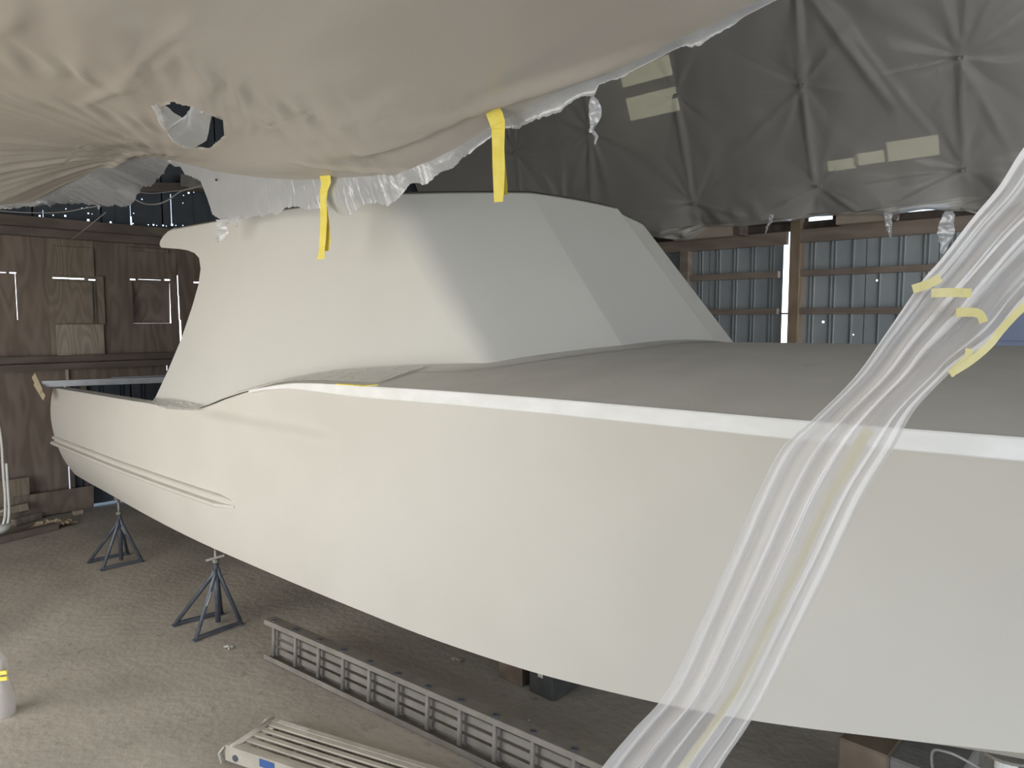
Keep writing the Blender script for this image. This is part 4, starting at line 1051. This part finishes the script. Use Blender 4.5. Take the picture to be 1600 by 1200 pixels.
q = P(48, 790, z=.2); scrap('broken_stick', (q.x, q.y, .22), (.04, .04, .42), 0, TANB, 'short broken stick poking up from the scrap heap', 'stick', .7, .2)
q = P(122, 804, z=.0); scrap('timber_offcut', (q.x, q.y, .035), (.08, .12, .06), .2, PALEWOOD, 'small pale wood block at the end of the low plywood offcut', 'timber')
# crumpled brown paper
q = P(85, 824, z=0); vv = []; n = 22
for i in range(n):
    for j in range(14):
        u = i/(n-1)-.5; v = j/13-.5; vv.append((q.x+v*.22+noise(i*.5, j*.5)*.06, q.y+u*.55+noise(j*.6+4, i*.4)*.05, .035+abs(noise(i*.6+7, j*.8))*.17*(1-abs(2*u)**3)))
tag(meshobj('paper_scrap', vv, grid_faces(n, 14), PAPER), 'crumpled brown paper sheet on the floor by the wall', 'paper')
# wrapped bundle at the lower left edge, with yellow tape
q = P(-6, 1120, z=0)
WB = thing('wrapped_bundle', 'plastic wrapped bundle with yellow tape at the lower left edge', 'bundle', (q.x, q.y, 0))
bm = bmesh.new(); cc = P(3, 1116, z=0); n = 20; prof_r = [.085, .095, .075, .055, .06, .05, .02]; prof_z = [.0, .1, .22, .30, .34, .42, .47]
vv = []
for k in range(7):
    for i in range(n):
        a_ = 2*math.pi*i/n; r_ = prof_r[k]*(1+.25*noise(i*.9, k*.7)); vv.append((cc.x+r_*math.cos(a_), cc.y+r_*math.sin(a_), prof_z[k]))
ff = [(k*n+i, k*n+(i+1) % n, (k+1)*n+(i+1) % n, (k+1)*n+i) for k in range(6) for i in range(n)]+[tuple(6*n+i for i in range(n))]
meshobj('wrap', vv, ff, FILM_C, WB, True); meshobj('core', [(cc.x+(v[0]-cc.x)*.8, cc.y+(v[1]-cc.y)*.8, v[2]*.97) for v in vv], ff, LUMBER, WB, True)
for k, z in enumerate((.29, .335)):
    bm = bmesh.new(); add_beam(bm, Vector((cc.x, cc.y, z))+RT*-.07-F0*.062, Vector((cc.x, cc.y, z))+RT*.095-F0*.05+Vector((0, 0, .012)), .02, .028, .003); bmobj('tape_tab', bm, TAPE, WB)

# cords
tag(tube('cord', spline([P(-60, 322, X=-10.5), P(20, 331, X=-10.5), P(90, 332, X=-10.5), P(135, 325, X=-10.4), P(165, 320, X=-10.2)], 8), .007, CORD, None, 6), 'thin cord slung below the ragged sheet at far left', 'cord')
tag(tube('cord', spline([P(204, 308, X=-9.2), P(225, 318, X=-9.2), P(245, 319, X=-9.2), P(262, 313, X=-9.1), P(285, 298, X=-9), P(320, 289, X=-8.9)], 8), .008, CORD, None, 6), 'pale cord looping in a sag beneath the pinned sheet, the lower one', 'cord')
tag(tube('cord', spline([P(204, 298, X=-9.3), P(235, 302, X=-9.3), P(270, 299, X=-9.3), P(300, 295, X=-9.2), P(322, 288, X=-9.1)], 8), .006, CORD, None, 6), 'pale cord nearly straight, above the sagging one', 'cord')
tag(tube('wire', [P(112, 374, X=-11.9), P(138, 354, X=-11.5), P(165, 332, X=-11.0)], .006, CORD, None, 6), 'thin wire running up from the top rail of the wall', 'wire')

# blue door leaf on the far wall
r0 = wf(1528, 548); r1_ = wf(1700, 488)
BD = thing('blue_door', 'faded blue sliding door leaf hanging beyond the foredeck', 'door', (r0[0]+1.2, YF-.2, 0))
span('leaf', (bluex+.05, YF-.24, .05), (bluex+2.6, YF-.19, 3.02), BLUE, BD)
span('bottom_rail', (bluex+.05, YF-.27, 2.44), (bluex+2.6, YF-.24, 2.64), BLUE, BD)
# litter on the floor
for k, (x, y, s, m_, lb) in enumerate(((359, 1013, .05, LABEL, 'torn white scrap beside the near boat stand'), (714, 1033, .05, PALEWOOD, 'curled wood shaving under the hull'))):
    q = P(x, y, z=0); vv = []
    for i in range(10):
        for j in range(5): vv.append((q.x+(i-4.5)*s*.22, q.y+(j-2)*s*.25+noise(i*.7, k+3)*s, .006+abs(noise(i*.8+k, j*.9))*.05))
    tag(meshobj('litter_scrap', vv, grid_faces(10, 5), m_), lb, 'litter')

# small grit and chips scattered over the floor
bm = bmesh.new()
for k in range(420):
    x = rng.uniform(-9.5, -.5); y = rng.uniform(.2, 5.5); sz = rng.uniform(.004, .014)
    v = [bm.verts.new((x+sz*rng.uniform(-1, 1)*1.6, y+sz*rng.uniform(-1, 1)*1.6, .001+sz*rng.uniform(0, .8))) for _ in range(4)]
    for a, b, c in ((0, 1, 2), (0, 2, 3), (0, 3, 1), (1, 3, 2)): bm.faces.new((v[a], v[b], v[c]))
o = bmobj('floor_grit', bm, mat('grit', (.16, .13, .105), .9, (.5, .46, .4), 40)); o['kind'] = 'stuff'; tag(o, 'grit and small chips scattered over the dusty floor', 'grit')
